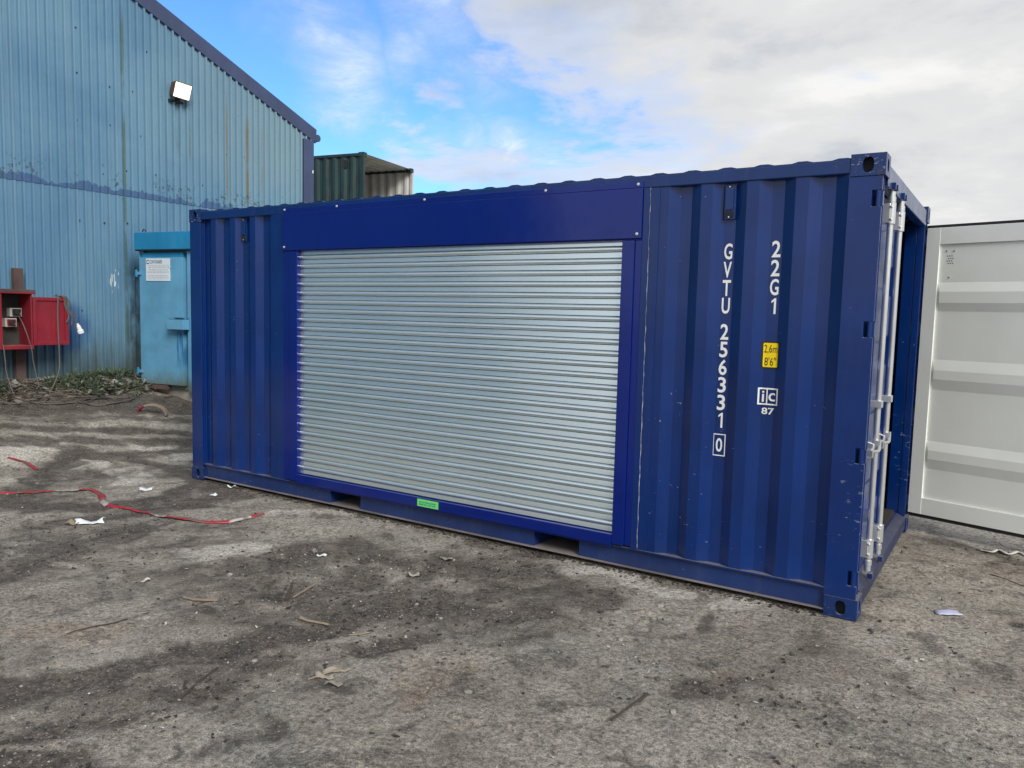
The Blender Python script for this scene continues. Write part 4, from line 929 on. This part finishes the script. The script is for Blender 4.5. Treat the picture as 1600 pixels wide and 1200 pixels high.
    for dy, dz in ((0, 0), (0.02, -0.02), (-0.02, 0.01)):
        q = cable([(xd-0.01, y1+0.02, zz1+0.02), (xd2, y1+0.10+dy, zz1+0.01), (xd2, yb2-0.13+dy, zz1-0.12+dz), (xd2+0.01, yb2-0.07+dy*2, 1.50+dz), (xd2+0.01, yb2-0.08+dy*3, 1.39+dz*3)], 0.008, '')
        mb.add(q.v, q.f, M['cable'])
    q = cable([(xd-0.01, y1+0.04, zz1+0.018), (xd2, y1+0.14, zz1-0.03), (xd2+0.01, yb2-0.06, 1.60), (xd2+0.01, yb2-0.01, 1.43)], 0.007, ''); mb.add(q.v, q.f, M['cable'])
    mb.build('lead', None, t2, smooth=60)
    c = Vector((xd2+0.012, yb2, 1.41)); dd = Vector((0.0, 0.35, -0.95)).normalized()
    mb = MB(); mb.tube([c, c+dd*0.03, c+dd*0.035, c+dd*0.09, c+dd*0.095, c+dd*0.135], [0.014, 0.018, 0.026, 0.030, 0.040, 0.040], 12, M['textwhite']); mb.build('plug', None, t2, smooth=40)
elec()

# ------------------------------------------------------------------ litter on the yard
def ribbon(pts, w, name, label, cat, mat, seed=0):
    random.seed(seed); P = []
    for i in range(len(pts)-1):
        a, b_, c, d = [np.array(pts[j]) for j in (max(i-1, 0), i, i+1, min(i+2, len(pts)-1))]
        for k in range(10):
            s = k/10; P.append(0.5*((2*b_)+(c-a)*s+(2*a-5*b_+4*c-d)*s*s+(3*b_-a-3*c+d)*s**3))
    P.append(np.array(pts[-1])); vs = []; run = []; acc = 0
    for i, p in enumerate(P):
        t = P[min(i+1, len(P)-1)]-P[max(i-1, 0)]; t = t/np.linalg.norm(t); nn = np.array([-t[1], t[0]])
        if i: acc += np.linalg.norm(P[i]-P[i-1])
        ww = w*(0.45+0.55*abs(math.sin(acc*2.3+seed))+0.1*random.random()); tw = 0.6*math.sin(acc*4.1+seed)
        z = Z(*p)+0.005+0.007*abs(math.sin(acc*6.0))
        for k, e in enumerate((-0.5, 0.0, 0.5)):
            q = p+nn*ww*e; vs.append((q[0], q[1], z+ww*e*tw*0.4+(0.008 if k == 1 else 0))); run.append(acc)
    mb = MB(); mb.add(vs, [(3*i+j, 3*i+j+1, 3*i+j+4, 3*i+j+3) for i in range(len(P)-1) for j in range(2)], mat)
    o = mb.build(name, None, smooth=60, solid=0.001); at = o.data.attributes.new('run', 'FLOAT', 'POINT'); at.data.foreach_set('value', run); return tag(o, label, cat)
ribbon([(-0.839, -1.46), (-0.626, -1.241), (-0.42, -1.041), (-0.254, -0.872), (-0.017, -0.905), (0.276, -1.037), (0.467, -1.052), (0.839, -0.999), (1.108, -0.993), (1.395, -0.917), (1.565, -0.808), (1.607, -0.628), (1.616, -0.464)], 0.052, 'barrier_tape', 'long strip of dirty red and white tape winding over the mud left of the container', 'tape', M['tape'], 2)
ribbon([(-1.759, -0.861), (-1.68, -0.826), (-1.549, -0.791), (-1.308, -0.812)], 0.05, 'barrier_tape', 'short scrap of red tape near the left edge, behind the long strip', 'tape', M['tape'], 5)

def hoop():
    (x, y) = (-2.577, 1.22); z = Z(x, y); mb = MB(); pts = []
    dv = Vector((0.84, 0.54, 0)).normalized()
    for a in np.linspace(-0.05, math.pi+0.05, 22): pts.append(Vector((x, y, z))+dv*(-math.cos(a)*0.185)+Vector((0, 0, math.sin(a)*0.125)))
    mb.mats = [M['red'], M['wood']]; wv = Vector((-0.54, 0.84, 0))
    n = len(pts); vs = [];
    for i, p in enumerate(pts):
        r_ = (p-Vector((x, y, z))).normalized()*0.012; vs += [p-wv*0.03-r_, p+wv*0.03-r_, p+wv*0.03+r_, p-wv*0.03+r_]
    for i in range(n-1):
        mb.add([vs[4*i+k] for k in range(4)]+[vs[4*i+4+k] for k in range(4)], [(0, 1, 5, 4), (1, 2, 6, 5), (2, 3, 7, 6), (3, 0, 4, 7)], M['red'] if i < 7 else M['wood'])
    tag(mb.build('broken_hoop', None, smooth=50), 'arched piece of old red hoop stuck upright in the dirt before the light blue store', 'hoop')
hoop()

def scrap(x, y, a, b_, rot, mat, name, label, cat, seed, h=0.03, group=None):
    random.seed(seed); nx, ny = 7, 5; vs = []; c, s = math.cos(rot), math.sin(rot)
    ph = [random.uniform(0, 6) for _ in range(4)]
    for j in range(ny):
        for i in range(nx):
            u = (i/(nx-1)-0.5)*a*(1+0.15*random.uniform(-1, 1)); v = (j/(ny-1)-0.5)*b_*(1+0.25*random.uniform(-1, 1)); X, Y = x+u*c-v*s, y+u*s+v*c
            vs.append((X, Y, Z(X, Y)+0.006+h*(0.5+0.5*math.sin(i*1.1+ph[0]))*(0.5+0.5*math.sin(j*1.3+ph[1]))+0.004*random.random()))
    mb = MB(); mb.add(vs, [(j*nx+i, j*nx+i+1, (j+1)*nx+i+1, (j+1)*nx+i) for j in range(ny-1) for i in range(nx-1)], mat)
    return tag(mb.build(name, None, smooth=70, solid=0.0012), label, cat, group)
scrap(*(0.791, -1.441), 0.19, 0.095, 0.9, M['paper'], 'paper_sheet', 'crumpled white paper sheet lying below the long red tape', 'paper', 1, 0.04)
scrap(*(0.728, -1.534), 0.10, 0.07, 0.3, M['wood'], 'rag_scrap', 'dirty brown scrap just left of the crumpled white paper', 'rubbish', 2, 0.04)
scrap(*(0.104, -0.55), 0.12, 0.06, 0.6, M['paper'], 'paper_scrap', 'small white scrap on mud between the tape and container corner', 'paper', 3, 0.02)
scrap(*(0.649, -0.036), 0.075, 0.05, 0.6, M['paper'], 'paper_scrap', 'white torn scrap close to the container bottom rail at its left end', 'paper', 4, 0.03)
scrap(*(0.758, -0.31), 0.07, 0.035, 0.2, M['paper'], 'paper_scrap', 'tiny white scrap left of the torn one by the bottom rail', 'paper', 5, 0.02)
scrap(*(6.476, 0.478), 0.135, 0.075, 0.5, M['plastic'], 'plastic_piece', 'milky lilac plastic piece lying on the ground right of the container corner', 'plastic', 6, 0.012)
scrap(*(3.528, -0.487), 0.085, 0.045, 0.3, M['stone'], 'flat_stone', 'pale flat stone on dark mud in front of the shutter', 'stone', 7, 0.02)
scrap(*(3.568, -0.887), 0.07, 0.05, 0.9, M['stone'], 'flat_stone', 'small buff stone left of and nearer than the pale flat stone', 'stone', 8, 0.025)
scrap(*(2.801, -0.952), 0.07, 0.03, 0.4, M['paper'], 'paper_scrap', 'small pale paper curl on the grey ground left of the stones', 'paper', 9, 0.015)
scrap(*(2.338, -1.948), 0.055, 0.03, 1.2, M['litterm'], 'wood_chip', 'pale chip lying alone in the left foreground', 'wood chip', 10, 0.015)
for i, (u, lab) in enumerate((((4.146, -2.134), 'largest pale wood splinter in the small heap in the foreground'), ((4.149, -2.209), 'left pale splinter of the small heap in the foreground'), ((4.236, -2.238), 'lowest flat splinter of the small heap in the foreground'))):
    scrap(*u, (0.13, 0.09, 0.08)[i], 0.022+0.008*i, (0.9, 0.35, 0.6)[i], M['splint'], 'wood_splinter', lab, 'wood splinter', 20+i, 0.02, 'splinters in the small heap')
def strip_metal():
    pts = [(6.592, 2.126), (6.652, 2.068), (6.698, 2.165), (6.76, 2.076), (6.82, 2.177), (6.891, 2.118), (6.959, 2.209)]
    o = ribbon(pts, 0.035, 'torn_strip', 'torn pale strip lying in the shade under the open cream door', 'strip', M['litterm'], 4); return o
strip_metal()

def stick(p0, p1, r, label, mat='wood', lift=0.0, seed=0, group='sticks on the yard', name='wood_stick'):
    random.seed(seed); a, b_ = np.array(p0), np.array(p1); n = 7; pts = []; nn = np.array([-(b_-a)[1], (b_-a)[0]]); k = random.uniform(-0.05, 0.05)
    for i in range(n):
        s = i/(n-1); q = a+(b_-a)*s+nn*(k*math.sin(math.pi*s)+random.uniform(-0.006, 0.006)); pts.append((q[0], q[1], Z(*q)+r*0.9+lift*s))
    mb = MB(); mb.tube(pts, [r*(0.6+0.5*random.random()) for _ in pts], 7, M[mat], squash=0.6)
    tag(mb.build(name, None, smooth=40), label, 'stick', group)
stick((2.754, -2.64), (2.834, -2.364), 0.006, 'long thin dark stick in the left foreground on a brownish patch', 'darkwood', seed=1)
stick((3.799, -2.707), (3.68, -2.43), 0.006, 'thin straight dark stick lying on the mud band in the foreground', 'darkwood', seed=2)
stick((2.791, -2.0), (2.976, -1.909), 0.012, 'pale flat wood lath left of the broken twigs', 'wood', seed=3)
stick((3.54, -1.799), (3.722, -1.772), 0.013, 'pale tapered wood splinter right of the broken twigs', 'wood', seed=4)
stick((3.264, -1.657), (3.167, -1.533), 0.012, 'dark short splinter standing slightly at the left of the broken twigs', 'darkwood', 0.03, 5)
stick((3.255, -1.601), (3.244, -1.407), 0.008, 'thin grey twig leaning right among the broken twigs', 'wood', 0.02, 6)
stick((3.873, -1.808), (3.965, -1.71), 0.006, 'small pale stick right of the tapered splinter on dark mud', 'wood', seed=7)
stick((4.105, -2.266), (4.162, -2.105), 0.006, 'slender pale stick across the splinter heap', 'wood', 0.015, 8)
stick((4.213, -1.809), (4.286, -1.709), 0.006, 'dark flat twig on the dark patch in the centre foreground', 'darkwood', seed=9)
stick((4.282, -1.937), (4.25, -1.837), 0.004, 'thin pale twig just below the dark flat twig', 'wood', seed=10)
stick((5.399, -1.789), (5.426, -1.471), 0.008, 'bent brown stick in the foreground below the container', 'darkwood', seed=11)
stick((5.568, -0.94), (5.637, -0.914), 0.004, 'tiny pale twig below the container right end', 'wood', seed=12)
stick((4.826, -0.659), (4.881, -0.604), 0.006, 'short dark twig near the edge of the dark stain', 'darkwood', seed=13)
stick((4.924, -0.609), (5.014, -0.542), 0.005, 'short pale twig right of the dark one by the stain', 'wood', seed=14)
stick((6.664, 1.469), (6.856, 1.33), 0.004, 'thin dark wire lying on the ground at the right edge', 'darkwood', seed=15, group='wire', name='wire')
stick((5.512, -0.173), (5.388, -0.339), 0.005, 'faint pale scraping of wood before the bottom rail on the right', 'stone', seed=16)

def scatter():
    # grit: small angular stones, nobody could count them
    ico = [(0,0,1),(.894,0,.447),(.276,.851,.447),(-.724,.526,.447),(-.724,-.526,.447),(.276,-.851,.447),(.724,.526,-.447),(-.276,.851,-.447),(-.894,0,-.447),(-.276,-.851,-.447),(.724,-.526,-.447),(0,0,-1)]
    icf = [(0,1,2),(0,2,3),(0,3,4),(0,4,5),(0,5,1),(1,6,2),(2,7,3),(3,8,4),(4,9,5),(5,10,1),(2,6,7),(3,7,8),(4,8,9),(5,9,10),(1,10,6),(6,11,7),(7,11,8),(8,11,9),(9,11,10),(10,11,6)]
    ico = np.array(ico); icf = np.array(icf)
    def pts(n, near=False):
        out = []
        while len(out) < n:
            k = n*2
            if near: r_ = 1.6+rng.random(k)**1.3*5.5; a = R(90)+0.573+rng.uniform(-0.75, 0.75, k); x = 6.7+r_*np.cos(a); y = -4.65+r_*np.sin(a)
            else: x = rng.uniform(-4.1, 9, k); y = rng.uniform(-4.2, 6, k)
            ok = ~((x > 0) & (x < 6.06) & (y > -0.01) & (y < 2.44)); dens = fbm(x*1.6, y*1.6, 3, 77); ok &= rng.random(k) < np.clip((dens-0.28)*3.2, 0.12, 1)
            out += list(zip(x[ok], y[ok]))
        return np.array(out[:n])
    P = np.concatenate([pts(9000, True), pts(5000)]); n = len(P)
    s = np.clip(0.0022*np.exp(rng.normal(0, 0.55, n)), 0.0012, 0.014); s[9000:] *= 1.9
    z = gz(P[:, 0], P[:, 1]); sc = rng.uniform(0.6, 1.3, (n, 3)); sc[:, 2] *= 0.6; an = rng.uniform(0, 6.28, n)
    V = ico[None]*sc[:, None, :]*s[:, None, None]*rng.uniform(0.75, 1.2, (n, 12, 1))
    ca, sa = np.cos(an)[:, None], np.sin(an)[:, None]; X = V[:, :, 0]*ca-V[:, :, 1]*sa+P[:, :1]; Y = V[:, :, 0]*sa+V[:, :, 1]*ca+P[:, 1:]; ZZ = V[:, :, 2]+z[:, None]+s[:, None]*0.25
    co = np.stack([X, Y, ZZ], -1).reshape(-1, 3); F = (icf[None]+np.arange(n)[:, None, None]*12).reshape(-1, 3)
    def mk(name, co, F, mat):
        me = bpy.data.meshes.new(name); me.from_pydata(co.tolist(), [], F.tolist()); me.materials.append(mat); o = bpy.data.objects.new(name, me); C.objects.link(o); o['kind'] = 'stuff'; return o
    o = mk('gravel', co, F, M['gravelm']); tag(o, 'loose grit and small stones strewn over the yard', 'gravel')
    # chips and straws
    def slivers(name, P, lmin, lmax, wr, mat, lift=0.3, up=0.0):
        n = len(P); l = rng.uniform(lmin, lmax, n)*rng.uniform(0.4, 1, n); w = l*rng.uniform(*wr, n); a = rng.uniform(0, 6.28, n); z = gz(P[:, 0], P[:, 1])+up*rng.random(n)
        d = np.stack([np.cos(a), np.sin(a), rng.uniform(-lift, lift, n)], 1); s_ = np.stack([-np.sin(a), np.cos(a), rng.uniform(-lift, lift, n)], 1)
        c = np.stack([P[:, 0], P[:, 1], z+0.003+l*lift*0.3], 1); hh = np.array([0, 0, 1.0])
        q = [c-d*l[:, None]/2-s_*w[:, None]/2, c+d*l[:, None]/2-s_*w[:, None]*0.2, c+d*l[:, None]/2+s_*w[:, None]*0.3, c-d*l[:, None]*0.4+s_*w[:, None]/2]
        th = np.minimum(w, 0.004)[:, None]*hh; V = np.stack(q+[k+th for k in q], 1).reshape(-1, 3)
        f = np.array([(0,3,2,1),(4,5,6,7),(0,1,5,4),(1,2,6,5),(2,3,7,6),(3,0,4,7)]); return mk(name, V, (f[None]+np.arange(n)[:, None, None]*8).reshape(-1, 4), mat)
    o = slivers('wood_chips', np.concatenate([pts(650, True), pts(500)]), 0.010, 0.042, (0.08, 0.4), M['strawm']); tag(o, 'small wood chips and straw bits trodden into the ground', 'wood chips')
    Q = pts(9000, True); Q = Q[rng.random(len(Q)) < stroke_field(Q[:, 0], Q[:, 1], MUD_SHADE)*0.8][:2600]
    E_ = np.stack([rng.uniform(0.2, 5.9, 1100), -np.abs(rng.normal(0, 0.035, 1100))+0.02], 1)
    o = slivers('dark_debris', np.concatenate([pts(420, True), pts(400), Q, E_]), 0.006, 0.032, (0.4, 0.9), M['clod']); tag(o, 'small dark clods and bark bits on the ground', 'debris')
    o = slivers('pale_scraps', np.concatenate([pts(110, True), pts(150)]), 0.006, 0.026, (0.3, 0.8), M['litterm']); tag(o, 'tiny pale paper and plaster scraps over the yard', 'scraps')
    # debris line at the foot of the shed
    k = 3600; y = rng.uniform(-1.2, 3.2, k); x = XW+0.12+np.abs(rng.normal(0, 0.34, k)); P2 = np.stack([x, y], 1)
    o = slivers('dead_stalks', P2, 0.03, 0.20, (0.03, 0.14), M['strawm'], 0.35, 0.12); tag(o, 'heap of dead stalks and rubbish along the foot of the warehouse wall', 'dead stalks')
    k = 900; P2 = np.concatenate([np.stack([XW+0.18+np.abs(rng.normal(0, 0.36, 500)), rng.uniform(-0.9, 3.0, 500)], 1), np.stack([XW+0.42+rng.normal(0, 0.16, 400), rng.normal(1.35, 0.32, 400)], 1)])
    o = slivers('wall_rubbish', P2, 0.04, 0.15, (0.2, 0.8), M['litterm2'], 0.6, 0.13); tag(o, 'grey and brown rubbish heaped along the warehouse foot', 'rubbish')
    # weeds: leaf blades in tufts
    cl = [(XW+0.20+abs(rng.normal(0, 0.14)), yy+rng.uniform(-0.12, 0.12), hh) for yy, hh in zip(np.concatenate([rng.normal(0.95, 0.18, 30), rng.normal(1.55, 0.3, 40), rng.normal(-0.15, 0.15, 12), rng.uniform(-0.6, 2.7, 13)]), rng.uniform(0.12, 0.30, 95))]
    cl += [(XW+0.45+rng.normal(0, 0.16), rng.normal(1.40, 0.30), rng.uniform(0.12, 0.26)) for _ in range(80)]
    V = []; F = []
    for (x, y, hgt) in cl:
        zb = Z(x, y)+0.03
        for b_ in range(34):
            a = rng.uniform(0, 6.28); l = hgt*rng.uniform(0.4, 1.1); sp = rng.uniform(0.1, 0.75); dx, dy = math.cos(a)*sp*l, math.sin(a)*sp*l
            x0_, y0_ = x+rng.normal(0, 0.03), y+rng.normal(0, 0.04); w = rng.uniform(0.006, 0.018); px_, py_ = -math.sin(a)*w, math.cos(a)*w; o_ = len(V); zz = l*(1-sp*0.5)
            s0 = rng.uniform(0.0, 0.6)
            V += [(x0_+dx*s0-px_*.3, y0_+dy*s0-py_*.3, zb+zz*s0), (x0_+dx*(s0+.22)+px_, y0_+dy*(s0+.22)+py_, zb+zz*(s0+.2)), (x0_+dx*(s0+.45), y0_+dy*(s0+.45), zb+zz*(s0+.32)), (x0_+dx*(s0+.2)-px_, y0_+dy*(s0+.2)-py_, zb+zz*(s0+.22))]
            F.append((o_, o_+1, o_+2, o_+3))
    o = mk('weeds', np.array(V), np.array(F), M['weed']); tag(o, 'low green weeds growing along the warehouse wall base', 'weeds')
scatter()
def brush():
    x, y = (-3.385, 2.278); x -= 0.05; t_ = MB(); random.seed(8)
    for i in range(26):
        a = random.uniform(0, 6.28); l = random.uniform(0.12, 0.42); p = Vector((x+random.uniform(-.12, .12), y+random.uniform(-.1, .1), Z(x, y)))
        q = p+Vector((math.cos(a)*l*0.8, math.sin(a)*l*0.8, l*random.uniform(0.2, 0.8))); m_ = (p+q)/2+Vector((random.uniform(-.04, .04), random.uniform(-.04, .04), 0.03)); t_.tube([p, m_, q], [0.007, 0.005, 0.002], 5, M['darkwood'])
    tag(t_.build('dead_brushwood', None, smooth=60), 'small heap of dead twigs at the foot of the light blue store', 'brushwood')
brush()
